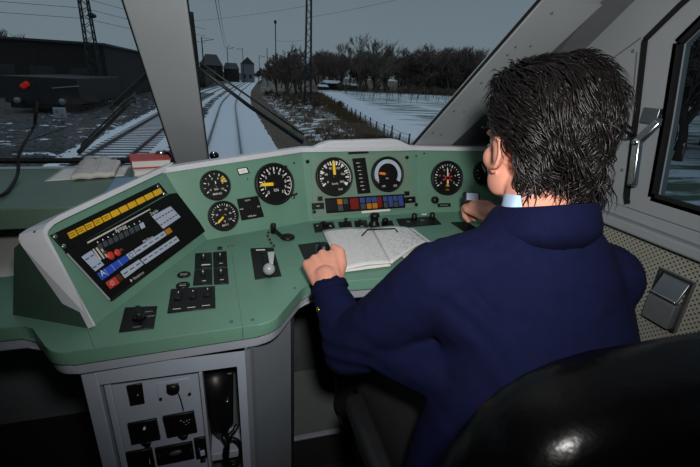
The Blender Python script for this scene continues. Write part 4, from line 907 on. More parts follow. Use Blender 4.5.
b.ell(hd(0, .082, -.098), hax(.020, .016, .016), 'skin'); b.ell(hd(0, .060, .010), hax(.058, .034, .014), 'skin')
for s_ in (-1, 1):
    b.ell(hd(s_ * .046, .055, -.035), hax(.016, .022, .022), 'skin'); b.ell(hd(s_ * .058, .012, -.072), hax(.013, .030, .028), 'skin')
    # ear: shell, rim and lobe
    b.ell(hd(s_ * .076, -.004, -.022), hax(.007, .015, .026), 'skin', 16, 10)
    pts = [hd(s_ * (.074 + .012 * math.sin(a * .5)), -.003 + .017 * math.cos(a + .2), -.022 + .026 * math.sin(a + .2)) for a in [k * PI * 1.45 / 10 for k in range(11)]]
    b.tube(pts, .0042, 'skin', 8); b.ell(hd(s_ * .077, .006, -.050), hax(.005, .008, .010), 'skin', 12, 8)
b.tube([hd(0, .092, .0), hd(0, .104, -.020), hd(0, .116, -.036)], [.008, .010, .011], 'skin', 10); b.ell(hd(.010, .102, -.040), hax(.009, .010, .007), 'skin', 12, 8); b.ell(hd(-.010, .102, -.040), hax(.009, .010, .007), 'skin', 12, 8); b.ell(hd(0, .114, -.038), hax(.010, .009, .009), 'skin', 12, 8)
b.tube([hd(-.022, .082, -.068), hd(0, .095, -.065), hd(.022, .082, -.068)], [.004, .0075, .004], 'skin', 10); b.tube([hd(-.020, .082, -.076), hd(0, .093, -.076), hd(.020, .082, -.076)], [.004, .008, .004], 'skin', 10)
NB = V((.985, .520, 1.105)) # neck base
b.cap(hd(0, -.018, -.055), NB + V((0, 0, -.02)), .056, .062, 'skin')
# body inside the clothes
SL, SRr = V((.826, .530, .992)), V((1.088, .468, 1.005))
EL = V((.700, .625, .805))
WRL = DK.P(*DK.uv((327, 284), .035), .040)     # left wrist
ER, WRR = V((1.205, .71, .85)), LV + V((.030, -.100, -.022))
HIP = V((.97, .40, .57))
b.loft([(HIP + V((0, 0, -.06)), V((.15, 0, 0)), V((0, .10, 0))), (HIP + V((0, 0, .05)), V((.155, 0, 0)), V((0, .105, 0))), (HIP + V((-.005, .03, .22)), V((.12, 0, 0)), V((0, .09, 0))), (HIP + V((0, .085, .36)), V((.11, -.03, 0)), V((.02, .075, 0))), (V((.972, .49, 1.05)), V((.075, -.03, 0)), V((.01, .055, 0)))], 'skin')
for S_, E_, W_ in ((SL, EL, WRL), (SRr, ER, WRR)):
    b.cap(V((.975, .51, 1.02)), S_, .045, .042, 'skin'); b.cap(S_, E_, .044, .036, 'skin'); b.cap(E_, W_, .038, .026, 'skin')
KN = [V((.83, .84, .56)), V((1.10, .84, .56))]; AN = [V((.83, .99, .26)), V((1.10, .99, .26))]
for i, s_ in enumerate((-1, 1)): b.cap(HIP + V((s_ * .08, 0, -.02)), KN[i], .075, .055, 'skin'); b.cap(KN[i], AN[i], .052, .038, 'skin'); b.cap(AN[i], AN[i] + V((0, .10, .03)), .036, .03, 'skin')
def hand(b, W, fwd, up, side, knob, curls, thumb):
    """W wrist; fwd wrist->knuckles; up = back of the hand; side +1 = thumb on the local right"""
    f_ = fwd.normalized(); up = (up - f_ * up.dot(f_)).normalized(); r_ = f_.cross(up) * side
    b.cap(W - f_ * .02, W + f_ * .012, .026, .027, 'skin')
    kn = []
    for i, o_ in enumerate((.030, .010, -.010, -.029)):
        K = W + f_ * (.078 - .006 * abs(i - 1)) + r_ * o_ + up * (.008 - .003 * abs(i - 1)); kn.append(K)
        b.cap(W + r_ * o_ * .6 + f_ * .01, K, .016, .0118, 'skin')
    b.ell(W + f_ * .040 - up * .006, [r_ * .036, f_ * .042, up * .016], 'skin', 18, 12)
    for i, K in enumerate(kn):
        L = (.040, .044, .041, .032)[i]; a = 0.; P = K; rr_ = .0098 - .0008 * (i == 3)
        for j in range(3):
            a += curls[j]; d = f_ * math.cos(a) - up * math.sin(a); Q = P + d * L * (1, .66, .5)[j] + r_ * (-.0025 if i == 0 else .0015 * (i - 1)); b.cap(P, Q, rr_ * (1.05 - .06 * j), rr_ * (.98 - .07 * j), 'skin', 12); P = Q
    T0 = W + r_ * .024 + f_ * .018 - up * .008; T1 = W + r_ * thumb[0][0] + f_ * thumb[0][1] + up * thumb[0][2]; T2 = W + r_ * thumb[1][0] + f_ * thumb[1][1] + up * thumb[1][2]; T3 = W + r_ * thumb[2][0] + f_ * thumb[2][1] + up * thumb[2][2]
    b.cap(T0, T1, .017, .013, 'skin'); b.cap(T1, T2, .0125, .011, 'skin', 12); b.cap(T2, T3, .011, .0092, 'skin', 12)
    return r_, f_, up
fwdL = (KNOB + V((-.028, .0, .030)) - WRL)
hl = hand(b, WRL, fwdL, V((-.25, -.35, 1)), 1, KNOB, (.75, 1.15, .8), ((.044, .045, -.004), (.050, .074, .004), (.040, .094, .004)))
fwdR = (LV + V((.0, .0, -.004)) - WRR)
hand(b, WRR, fwdR, V((.0, -.2, 1)), -1, LV, (.7, 1.2, .8), ((.040, .045, -.006), (.046, .074, -.010), (.036, .094, -.012)))
person = fuse(b, 'person', 'skin', .0034, 2)
tag(person, 'dark haired person in a navy jacket seated at the desk, left hand on a lever', 'person')
base = V((.97, .42, .05)); person.data.transform(Matrix.Translation(-base)); person.location = base; WL[person.name] = base
# eyes
for s_ in (-1, 1):
    b = MB(); P = hd(s_ * .030, .073, -.004); b.sph(P, .0112, 'eye', 16, 10); b.ell(P + HR @ V((0, .0098, 0)), hax(.005, .0025, .005), 'iris', 12, 8); b.obj('eye', person)
# nails of the left thumb are too small to see; clothes next
def wool(co, no):
    d = 0.0
    # folds round the left elbow and the armpit
    for c_, r_, ax, fq, am in ((EL + V((.01, -.01, .02)), .13, V((.25, .35, .9)), 190, .0042), (SL + V((.04, -.06, -.05)), .15, V((.55, .0, .85)), 120, .0040), (V((.90, .36, .82)), .20, V((.3, .1, .95)), 75, .0035), (WRL.lerp(EL, .5), .08, (EL - WRL).normalized(), 170, .0016)):
        t_ = (co - c_).length / r_
        if t_ < 1: d += am * (1 - t_) ** 1.3 * math.sin(fq * (co - c_).dot(ax.normalized()) + 4.5 * noise.noise(co * 11))
    nn = (NB - SL).normalized(); q_ = (co - SL - nn * .022).dot(nn)
    if abs(q_) < .02 and (co - SL).length < .12: d -= .0040 * math.exp(-(q_ / .0065) ** 2)
    d += .0030 * noise.noise(co * 14) + .0012 * noise.noise(co * 40)
    return co + no * d
b = MB()
b.loft([(HIP + V((-.03, -.005, -.07)), V((.215, 0, 0)), V((0, .14, 0))), (HIP + V((-.03, 0, .06)), V((.210, 0, 0)), V((0, .14, 0))), (HIP + V((-.018, .01, .20)), V((.178, -.02, 0)), V((.012, .132, 0))), (HIP + V((0, .045, .33)), V((.158, -.035, 0)), V((.025, .125, 0))), (V((.970, .480, .975)), V((.150, -.04, 0)), V((.025, .112, 0))), (V((.974, .492, 1.045)), V((.112, -.032, .0)), V((.02, .092, 0))), (V((.982, .514, 1.110)), V((.076, -.014, 0)), V((.012, .074, .0)))], 'navy', 36)
b.cap(V((.945, .505, 1.050)), SL, .056, .072, 'navy'); b.cap(V((.90, .47, .92)), SL, .09, .066, 'navy'); b.cap(V((1.0, .490, 1.045)), SRr, .056, .060, 'navy')
b.cap(SL, EL.lerp(SL, .05), .072, .060, 'navy'); b.cap(V((.86, .45, .84)), EL + V((.03, -.03, .03)), .06, .045, 'navy'); b.cap(EL, WRL.lerp(EL, .13), .056, .037, 'navy'); b.cap(SRr, ER, .064, .054, 'navy'); b.cap(ER, WRR.lerp(ER, .15), .055, .038, 'navy')
jk = fuse(b, 'jacket', 'navy', .0055, 7, person, wool); jk['label'] = 'navy blue wool jacket'
b = MB(); nk = 40; vs = []; fs = []
for k in range(nk):
    a = 2 * PI * k / nk; d = V((math.cos(a), math.sin(a), 0)); lift = .020 * max(0, -d.y) - .018 * max(0, d.y) - .004 * max(0, -d.x)
    for rr_, zz in ((.092, -.050), (.086, -.022), (.073, .010), (.0665, .010), (.068, -.02)): vs.append(V((.981 + rr_ * d.x, .510 + rr_ * .95 * d.y, 1.118 + zz + lift * (1 if zz > -.03 else .3))))
for k in range(nk):
    for q in range(5): fs.append((k * 5 + q, ((k + 1) % nk) * 5 + q, ((k + 1) % nk) * 5 + (q + 1) % 5, k * 5 + (q + 1) % 5))
b._add(vs, fs, 'navy', True); b.obj('jacket_collar', person)
b = MB(); n_ = 28; vs = []; fs = []
for k in range(n_):
    a = 2 * PI * k / n_; d = V((math.cos(a), math.sin(a), 0))
    for rr_, zz in ((.068, 1.075), (.0640, 1.128), (.0615, 1.128), (.063, 1.075)): vs.append(V((.983 + rr_ * d.x, .518 + rr_ * .98 * d.y, zz + (.002 - .012 * d.y + .012 * max(0, -d.x) - (.034 if d.y < -.3 else 0) if zz > 1.1 else 0))))
for k in range(n_):
    for j in range(4): fs.append((k * 4 + j, ((k + 1) % n_) * 4 + j, ((k + 1) % n_) * 4 + (j + 1) % 4, k * 4 + (j + 1) % 4))
b._add(vs, fs, 'shirt', True); b.obj('shirt_collar', person)['label'] = 'pale blue shirt collar'
b = MB(); ax_ = (WRL - EL).normalized(); b.tube([WRL.lerp(EL, .16), WRL.lerp(EL, .055)], [.0405, .039], 'navy', 20, caps=True); b.obj('sleeve_cuff', person)
sd_ = ax_.cross(V((0, 0, 1))).normalized()
for k in range(2):
    b = MB(); P = WRL.lerp(EL, .22 + k * .085); n2 = (sd_ * -.85 + V((0, -.42, -.30))).normalized(); b.ell(P + n2 * .046, [ax_ * .0062, ax_.cross(n2) * .0062, n2 * .003], 'brass', 14, 8); b.obj('cuff_button', person)['label'] = 'brass cuff button'
b = MB()
for i, s_ in enumerate((-1, 1)): b.cap(HIP + V((s_ * .08, 0, -.02)), KN[i], .088, .066, 'trousers'); b.cap(KN[i], AN[i] + V((0, 0, .03)), .066, .058, 'trousers')
b.ell(HIP + V((0, 0, -.03)), [(.17, 0, 0), (0, .125, 0), (0, 0, .09)], 'trousers'); fuse(b, 'trousers', 'trousers', .008, 4, person)
for i in range(2):
    b = MB(); b.cap(AN[i] + V((0, -.02, -.01)), AN[i] + V((0, .16, .07)), .044, .036, 'shoe'); b.bar(AN[i] + V((0, -.06, -.045)), AN[i] + V((0, .19, .030)), .085, .012, 'shoe', up=(0, -.4, 1)); b.obj('shoe', person)
# hair: a cap over the scalp and several hundred wavy locks
def hair_mat():
    m = mat('dark_hair', (20, 16, 16), 0.38, spec=0.35, var=0.35, vscale=90); return m
M['hair'] = hair_mat()
def onface(d):      # bare directions in head space
    if d.y > .55 and d.z < .62: return True
    if d.z < -.30 - .1 * d.y and d.y > -.25: return True
    if abs(d.x) > .5 and d.y > .12 and d.z < .05: return True
    if abs(d.x) > .80 and d.z < -.10 and d.y > -.22: return True
    return False
b = MB()
b.ell(hd(0, -.024, .034), hax(.084, .098, .096), 'hair', 40, 26); b.ell(hd(.0, -.050, -.028), hax(.069, .058, .082), 'hair', 32, 20)
for f_ in [f_ for f_ in b.bm.faces if onface((HR.transposed() @ (f_.calc_center_median() - HC)).normalized())]: b.bm.faces.remove(f_)
rnd = random.Random(11)
def nf(p, s_): p = p * s_; return V((noise.noise(p), noise.noise(p + V((31.7, 5.1, 9.3))), noise.noise(p + V((-12.4, 44.2, 17.9)))))
cnt = 0
while cnt < 6500:
    d = V((rnd.gauss(0, 1), rnd.gauss(0, 1), rnd.gauss(0, 1))).normalized()
    if onface(d) or d.z < -.93: continue
    if d.z < -.25 and d.y > -.12: continue
    cnt += 1
    P = V((0, -.016, .026)) + V((d.x * .079, d.y * .097, d.z * .091))
    if d.z < 0 and d.y < .1: P = V((d.x * .078, -.022 + d.y * .094, .02 + d.z * .112))
    front = max(0, d.y) * max(0, d.z); back = max(0, -d.y); top_ = max(0, d.z)
    g = nf(P, 16.0); g2 = nf(P + V((3, 1, 2)), 38.0)      # neighbouring hairs share their wave, so they fall in clumps
    fw = V((d.x * .35, -.85 + .9 * front + .6 * max(0, -d.z), -.60 + .70 * top_ - .5 * max(0, -d.z))) + g * .55 + g2 * .30 + V((rnd.gauss(0, .07), rnd.gauss(0, .07), rnd.gauss(0, .05)))
    fw = (fw - d * fw.dot(d) * .85).normalized()
    L = rnd.uniform(.045, .080) * (1 + .20 * back); n_ = 8; pts = []; ph = 6 * g.x + 3 * g2.y + rnd.gauss(0, .25); am = (.0025 + .006 * back * (1 - top_)) * (1 + g2.z); fqz = 5 + 2 * g.z; sdv = fw.cross(d).normalized()
    vol = (.006 + .014 * rnd.random()) * (1 + .35 * top_ + .1 * back) * (1 + .8 * g.y)
    for k in range(n_):
        t_ = k / (n_ - 1); Q = P + d * (vol * math.sin(min(1, t_ * 1.3) * PI / 2) + .003) + fw * L * t_ - d * (L * t_) ** 2 * (4.6 if d.z > 0 else 4.6 + 5.6 * max(d.z, -.72)) + sdv * am * math.sin(ph + fqz * t_) + d * am * .8 * math.cos(ph + fqz * t_)
        if Q.z < -.145: Q.z = -.145 + (Q.z + .145) * .35; Q.x *= .94
        pts.append(HC + HR @ Q)
    r0 = rnd.uniform(.0009, .0019); b.tube(pts, [r0 * s_ for s_ in (.8, 1, 1, 1, .9, .75, .5, .15)], 'hair', 4, flat=HR @ d)
b.obj('hair', person)['label'] = 'thick dark wavy hair'
b = MB()
for s_ in (-1, 1):
    for k in range(26):
        t_ = k / 25; P = hd(s_ * .030 + (t_ - .5) * .040, .092 - abs(t_ - .5) * .02, .016); b.tube([P, P + HR @ V(((t_ - .5) * .01 + s_ * .004, .003, .005))], [.0014, .0006], 'hair', 5)
b.obj('eyebrows', person)

# ------------------------------------------------------------------ the driver's seat
st_ = thing('driver_chair', 'black leather driver chair at the lower right behind the seated person', 'seat', (.97, .40, 0))
def cushion(o_, u_, v_, w2, h2, th, m='leather', r=.05):
    b = MB(); f_ = Fr(o_, u_, v_); ns, prof = 40, []
    vs = []; fs = []
    def sup(a, ex=4.0): c_, s_ = math.cos(a), math.sin(a); return (math.copysign(abs(c_) ** (2 / ex), c_), math.copysign(abs(s_) ** (2 / ex), s_))
    lay = [(.25, -1.0), (.80, -.98), (.96, -.75), (1.0, -.3), (1.0, .3), (.96, .75), (.80, .98), (.25, 1.05)]
    for k_, h_ in lay:
        for i in range(ns): x_, y_ = sup(2 * PI * i / ns); vs.append(f_.P(x_ * w2 * (1 - (1 - k_) * .4), y_ * h2 * (1 - (1 - k_) * .4), h_ * th / 2 + .004 * noise.noise(V((x_ * 3, y_ * 3, h_)))))
    for j in range(len(lay) - 1):
        for i in range(ns): fs.append((j * ns + i, j * ns + (i + 1) % ns, (j + 1) * ns + (i + 1) % ns, (j + 1) * ns + i))
    fs.append(tuple(range(ns - 1, -1, -1))); fs.append(tuple(range((len(lay) - 1) * ns, len(lay) * ns))); b._add(vs, fs, m, True); return b
cushion(V((.925, .225, .75)), V((1, 0, 0)), V((0, -.05, 1)), .25, .315, .11).obj('backrest', st_)
cushion(V((.97, .46, .445)), V((1, 0, 0)), V((0, 1, .05)), .23, .25, .09).obj('seat_cushion', st_)
b = MB(); b.cyl(WF, (.97, .42), .05, .03, .40, 'steel', 20); b.lathe(WF, (.97, .42), [(.22, 0.0005), (.22, .02), (.08, .05)], 'armrest', 28); b.obj('pedestal', st_)
for sx_ in (.70, 1.26):
    b = MB(); b.bar((sx_, .20, .715), (sx_, .58, .715), .045, .04, 'armrest', bev=.012); b.bar((sx_ + (.02 if sx_ < 1 else -.02), .22, .46), (sx_, .24, .70), .03, .03, 'armrest', up=(1, 0, 0), bev=.006); b.bar((sx_, .22, .46), (.97, .30, .40), .04, .02, 'armrest', bev=.004); b.obj('armrest', st_)
# ------------------------------------------------------------------ outside
GZ = -2.05; RZ = -1.9
M['snowground'] = None
def ground_mat():
    m = bpy.data.materials.new('winter_ground'); m.use_nodes = True; t = m.node_tree; b = t.nodes['Principled BSDF']; b.inputs['Roughness'].default_value = .9; b.inputs['Specular IOR Level'].default_value = .1
    at = t.nodes.new('ShaderNodeAttribute'); at.attribute_name = 'zone'; co = t.nodes.new('ShaderNodeTexCoord')
    def nz(s, d=6, r=.6):
        n = t.nodes.new('ShaderNodeTexNoise'); n.inputs['Scale'].default_value = s; n.inputs['Detail'].default_value = d; n.inputs['Roughness'].default_value = r; t.links.new(co.outputs['Object'], n.inputs['Vector']); return n
    n1, n2 = nz(1.1), nz(5.0)
    sp = t.nodes.new('ShaderNodeSeparateColor'); t.links.new(at.outputs['Color'], sp.inputs[0])
    # soil: brown to grey ballast by zone G
    r1 = t.nodes.new('ShaderNodeValToRGB'); r1.color_ramp.elements[0].color = (.06, .05, .04, 1); r1.color_ramp.elements[1].color = (.27, .21, .155, 1); r1.color_ramp.elements[0].position = .3; r1.color_ramp.elements[1].position = .75; t.links.new(n2.outputs['Fac'], r1.inputs[0])
    r2 = t.nodes.new('ShaderNodeValToRGB'); r2.color_ramp.elements[0].color = (.016, .018, .020, 1); r2.color_ramp.elements[1].color = (.16, .17, .185, 1); r2.color_ramp.elements[0].position = .35; r2.color_ramp.elements[1].position = .75; t.links.new(n2.outputs['Fac'], r2.inputs[0])
    mx = t.nodes.new('ShaderNodeMix'); mx.data_type = 'RGBA'; t.links.new(sp.outputs[1], mx.inputs['Factor']); t.links.new(r1.outputs[0], mx.inputs['A']); t.links.new(r2.outputs[0], mx.inputs['B'])
    # snow amount R plus noise
    ad = t.nodes.new('ShaderNodeMath'); ad.operation = 'ADD'; t.links.new(sp.outputs[0], ad.inputs[0]); 
    m2 = t.nodes.new('ShaderNodeMath'); m2.operation = 'MULTIPLY_ADD'; m2.inputs[1].default_value = 1.6; m2.inputs[2].default_value = -.8; t.links.new(n1.outputs['Fac'], m2.inputs[0]); t.links.new(m2.outputs[0], ad.inputs[1])
    r3 = t.nodes.new('ShaderNodeValToRGB'); r3.color_ramp.elements[0].position = .46; r3.color_ramp.elements[1].position = .56; t.links.new(ad.outputs[0], r3.inputs[0])
    # snow colour; B adds green winter crop streaks
    n3 = nz(.5, 5); mp = t.nodes.new('ShaderNodeMapping'); mp.inputs['Scale'].default_value = (.35, 2.2, 1); t.links.new(co.outputs['Object'], mp.inputs[0]); t.links.new(mp.outputs[0], n3.inputs['Vector'])
    a3 = t.nodes.new('ShaderNodeMath'); a3.operation = 'MULTIPLY_ADD'; a3.inputs[1].default_value = 1.5; t.links.new(n3.outputs['Fac'], a3.inputs[0]); 
    s3 = t.nodes.new('ShaderNodeMath'); s3.operation = 'SUBTRACT'; s3.inputs[1].default_value = 1.0; t.links.new(sp.outputs[2], s3.inputs[0]); t.links.new(s3.outputs[0], a3.inputs[2])
    r4 = t.nodes.new('ShaderNodeValToRGB'); r4.color_ramp.elements[0].position = .42; r4.color_ramp.elements[1].position = .55; t.links.new(a3.outputs[0], r4.inputs[0])
    sn = t.nodes.new('ShaderNodeMix'); sn.data_type = 'RGBA'; sn.inputs['A'].default_value = (.80, .86, .93, 1); sn.inputs['B'].default_value = (.13, .17, .12, 1); t.links.new(r4.outputs[0], sn.inputs['Factor'])
    fx = t.nodes.new('ShaderNodeMix'); fx.data_type = 'RGBA'; t.links.new(r3.outputs[0], fx.inputs['Factor']); t.links.new(mx.outputs['Result'], fx.inputs['A']); t.links.new(sn.outputs['Result'], fx.inputs['B']); t.links.new(fx.outputs['Result'], b.inputs['Base Color'])
    bp = t.nodes.new('ShaderNodeBump'); bp.inputs['Strength'].default_value = .5; bp.inputs['Distance'].default_value = .05; t.links.new(n2.outputs['Fac'], bp.inputs['Height']); t.links.new(bp.outputs[0], b.inputs['Normal'])
    return m
M['snowground'] = ground_mat()
def cx(y):     # centre of our track: straight, then curving right
    P_ = [(0, 0), (50, 0), (86, 1.6), (168, 7.4), (270, 16), (430, 26), (1500, 110), (3000, 230)]
    for (y0, x0), (y1, x1) in zip(P_, P_[1:]):
        if y <= y1:
            return x0 + (x1 - x0) * (y - y0) / (y1 - y0)
    return P_[-1][1]
def cxs(y): return (cx(y - 6) + cx(y) + cx(y + 6)) / 3 if y > 30 else 0.0
def fence_x(y):
    P_ = [(0, 8.2), (18, 8.2), (24, 8.7), (37, 10.6), (72, 15.6), (120, 23), (3000, 500)]
    for (y0, x0), (y1, x1) in zip(P_, P_[1:]):
        if y <= y1: return x0 + (x1 - x0) * (y - y0) / (y1 - y0)
    return P_[-1][1]
def gz(x, y):
    fx = fence_x(y); d = x - cxs(y); z = GZ
    if 2.6 < d < 4.4: z -= .18 * math.sin((d - 2.6) / 1.8 * PI)
    if d >= 4.2 and x < fx: t_ = (d - 4.2) / max(.5, fx - cxs(y) - 4.2); z += .42 * math.sin(min(1, t_) * PI * .75) + .10 * noise.noise(V((x * .9, y * .5, 0)))
    if x >= fx: z += .30
    if d < -6.2: z += .12 + .06 * noise.noise(V((x * .8, y * .5, 3)))
    return z
ys = [3, 6, 9, 12, 14]; y_ = 14
while y_ < 3000: y_ *= 1.035; ys.append(y_)
offs = [-1200, -500, -250, -140, -90, -60, -42, -30, -24, -19, -15, -13, -11, -10, -9, -8.2, -7.4, -6.6, -6.2, -5.8, -5.2, -4.2, -3.2, -2.6, -2.2, -1.7, -1.3, -.9, -.45, 0, .45, .9, 1.3, 1.9, 2.35, 2.6, 2.9, 3.2, 3.6, 4.0, 4.3, 4.7, 5.1, 5.5, 6, 6.5, 7, 7.5, 8, 8.6, 9.3, 10, 11, 12, 13.5, 15, 17, 19.5, 22, 25, 30, 36, 44, 55, 70, 90, 120, 170, 260, 500, 1300]
vs = []; cols = []
def sst(a, b, x): t_ = max(0, min(1, (x - a) / (b - a))); return t_ * t_ * (3 - 2 * t_)
for y_ in ys:
    for o_ in offs:
        x_ = cxs(y_) + o_; d = o_; fx = fence_x(y_); snow, grey, crop = .1, 0., 0.
        if d < -11.5: snow, grey = .15, .7
        elif d < -6.1: snow, grey = .33, 1.
        elif d < -5.3: snow, grey = .95, 1
        elif d < -3.1: snow, grey = .80, 1
        elif d < -2.25: snow, grey = .85, 1
        elif d < -1.4: snow, grey = .40, .8
        elif d < 2.45: snow, grey = .98, .5
        elif d < 4.5: snow, grey = .12, .15
        elif x_ < fx - 1.2: snow, grey = .45, .1
        elif x_ < fx: snow, grey = .30, 0
        else: snow, crop = .97, .15 + .56 * sst(1, 6, x_ - fx) 
        if y_ > 90 and x_ > fx: snow = .55; crop = .5
        if y_ > 104 and x_ > fx: snow = .12
        if y_ > 60 and 4 < d and x_ < fx: snow = .36
        vs.append(V((x_, y_, gz(x_, y_)))); cols.append((snow, grey, crop, 1))
b = MB(); nO = len(offs); fs = [(j * nO + i, j * nO + i + 1, (j + 1) * nO + i + 1, (j + 1) * nO + i) for j in range(len(ys) - 1) for i in range(nO - 1)]
b._add(vs, fs, 'snowground', True); g_ = struct(b, 'ground')
ca = g_.data.color_attributes.new('zone', 'FLOAT_COLOR', 'POINT')
for i, c_ in enumerate(cols): ca.data[i].color = c_
# railway tracks
M['rail'] = mat('rusty_rail', (46, 40, 38), .5, var=.2); M['railtop'] = mat('polished_rail_head', (150, 158, 166), .3, metal=1.0); M['sleeper'] = mat('wooden_sleeper', (44, 40, 38), .9, var=.25, vscale=5)
def track(label, off, y0, y1, ns, sz, step=6.0, gauge=1.435):
    t_ = thing('railway_track', label, 'track', (off, y0, GZ))
    yy = []; y_ = y0
    while y_ < y1: yy.append(y_); y_ += step if y_ < 200 else step * 5
    for s_ in (-1, 1):
        b = MB()
        for m_, w_, za, zb in (('rail', .07, RZ - .15, RZ - .035), ('rail', .075, RZ - .045, RZ - .008), ('railtop', .05, RZ - .008, RZ)):
            vs = []; fs = []
            for y_ in yy:
                x_ = cxs(y_) + off + s_ * (gauge / 2 + .035)
                vs += [V((x_ - w_ / 2, y_, za)), V((x_ + w_ / 2, y_, za)), V((x_ + w_ / 2, y_, zb)), V((x_ - w_ / 2, y_, zb))]
            for j in range(len(yy) - 1):
                for k in range(4): fs.append((j * 4 + k, j * 4 + (k + 1) % 4, j * 4 + 4 + (k + 1) % 4, j * 4 + 4 + k))
            b._add(vs, fs, m_)
        b.obj('rail', t_)
    b = MB(); b.box(WF, -1.25, 1.25, -.12, .12, -.10, .04, 'sleeper', .02, 1); s0 = b.obj('sleeper', t_); s0.location = (0, 2.0, sz)
    s0.data.transform(Matrix.Translation(V((off, y0, GZ)))) ; s0.location = (0, 2.0, sz)
    for i in range(1, ns):
        c_ = s0.copy(); C.objects.link(c_); y_ = y0 + 2.0 + .62 * i; c_.location = (cxs(y_), 2.0 + .62 * i, sz)
    return t_
track('snow covered straight track directly ahead, between the rails all white', 0, 8, 420, 60, -.10)
track('track left of the white one, dark sleepers showing between snow strips', -4.25, 8, 420, 100, -.025)
track('third track from the right, on dark ballast in front of the wagon', -9.0, 12, 420, 60, .0)
# ballast stones between the tracks
M['stone'] = mat('ballast_stone', (92, 94, 98), .9, var=.4, vscale=8)
b = MB(); rnd = random.Random(5)
for i in range(1800):
    y_ = 14 + 26 * rnd.random() ** 1.3; x_ = rnd.uniform(-12, -5.9); s_ = rnd.uniform(.03, .085); z_ = gz(x_, y_)
    k = b.mi('stone'); vv = [V((x_, y_, z_)) + V((rnd.uniform(.6, 1) * s_ * a, rnd.uniform(.6, 1) * s_ * c_, rnd.uniform(.5, 1) * s_ * d_)) for a, c_, d_ in ((1, 0, 0), (-1, 0, 0), (0, 1, 0), (0, -1, 0), (0, 0, 1), (0, 0, -1))]
    b._add(vv, [(0, 2, 4), (2, 1, 4), (1, 3, 4), (3, 0, 4), (2, 0, 5), (1, 2, 5), (3, 1, 5), (0, 3, 5)], 'stone')
tag(b.obj('ballast'), 'grey ballast stones dusted with snow left of the tracks', 'ballast', kind='stuff')
# dry grass on the bank right of the track
M['grass'] = mat('dry_grass', (92, 74, 50), .95, var=.4, vscale=3)
b = MB()
for i in range(5200):
    y_ = 15 + 65 * rnd.random() ** 1.6; fx = fence_x(y_); x0 = cxs(y_) + 4.0; u = rnd.random() ** .55; x_ = x0 + (fx + .3 - x0) * u
    if noise.noise(V((x_ * .7, y_ * .35, 9))) < -.05 and u < .72: continue
    z_ = gz(x_, y_); 
    for k in range(3):
        h_ = rnd.uniform(.12, .42) * (1 + .6 * (u > .8)); a = rnd.uniform(0, 6.28); l_ = rnd.uniform(.05, .25); w_ = .010 + y_ * .0004
        p0 = V((x_ + rnd.uniform(-.12, .12), y_ + rnd.uniform(-.12, .12), z_ - .02)); p1 = p0 + V((math.cos(a) * l_, math.sin(a) * l_, h_)); sd = V((w_, 0, 0)) if abs(math.sin(a)) > .5 else V((w_ * .8, w_ * .6, 0))
        b._add([p0 - sd, p0 + sd, p1], [(0, 1, 2)], 'grass')
tag(b.obj('dry_grass'), 'brown dry grass and weeds on the bank right of the track', 'grass', kind='stuff')
# fence along the field
M['wood'] = mat('weathered_post', (54, 50, 46), .9, var=.3, vscale=6); M['wire'] = mat('galvanised_wire', (90, 94, 98), .5, metal=.6)
fn = thing('field_fence', 'wooden post and wire fence along the edge of the snowy field', 'fence', (8.2, 18, gz(8.6, 18)))
yy = [17.2, 18.4, 19.8, 21.3, 23.0, 24.8, 26.8, 29, 31.4, 34, 37, 40.5, 44.5, 49, 54, 60, 67]
for i, y_ in enumerate(yy):
    b = MB(); x_ = fence_x(y_); z_ = gz(x_ - .02, y_); h_ = .80 + .2 * noise.noise(V((i * 1.7, 0, 0))); b.tube([(x_, y_, z_ - .1), (x_ + .06 * noise.noise(V((i, 3, 0))), y_, z_ + h_)], [.05, .042], 'wood', 8); b.obj('fence_post', fn)
for h_ in (.3, .55, .75): b = MB(); b.tube([(fence_x(y_), y_, gz(fence_x(y_) - .02, y_) + h_) for y_ in yy], .010, 'wire', 4); b.obj('fence_wire', fn)
# trees
M['bark'] = mat('winter_bark', (84, 74, 66), .95, var=.25, vscale=2, spec=.1); M['twig'] = mat('winter_twigs', (112, 100, 92), .95, var=.25, vscale=1, spec=.1)
def make_tree(name, label, group, seed, H, spread, depth=5, dens=4, thick=.02, trunk=.25, cat='tree'):
    rnd = random.Random(seed); t_ = thing(name, label, cat, (0, 0, 0), group); bt, bw = MB(), MB()
    def br(p, d, L, r, lv):
        pts = [p]; q = p; dd = d
        for k in range(3): dd = (dd + V((rnd.gauss(0, .13), rnd.gauss(0, .13), .06))).normalized(); q = q + dd * L / 3; pts.append(q)
        (bt if lv < 2 else bw).tube(pts, [r, r * .85, r * .7, r * .55], 'bark' if lv < 2 else 'twig', 5 if lv < 2 else 3, caps=False, smooth=False)
        if lv >= depth: return
        for k in range(dens if lv else dens + 3):
            j = rnd.choice([1, 2, 3, 3]) if lv else rnd.choice([1, 2, 2, 3, 3, 3]); a = rnd.uniform(0, 2 * PI); sp = spread * rnd.uniform(.5, 1.1)
            o_ = dd.orthogonal().normalized(); o2 = dd.cross(o_); nd = (dd * math.cos(sp) + (o_ * math.cos(a) + o2 * math.sin(a)) * math.sin(sp)).normalized()
            br(pts[j], nd, L * rnd.uniform(.55, .78), max(r * .5, thick), lv + 1)
    br(V((0, 0, -.15)), V((0, 0, 1)), H * trunk * 1.25, H * .022, 0)
    k1 = bt.obj('trunk', t_); k2 = bw.obj('branches', t_); return t_, [(k1, []), (k2, [])]
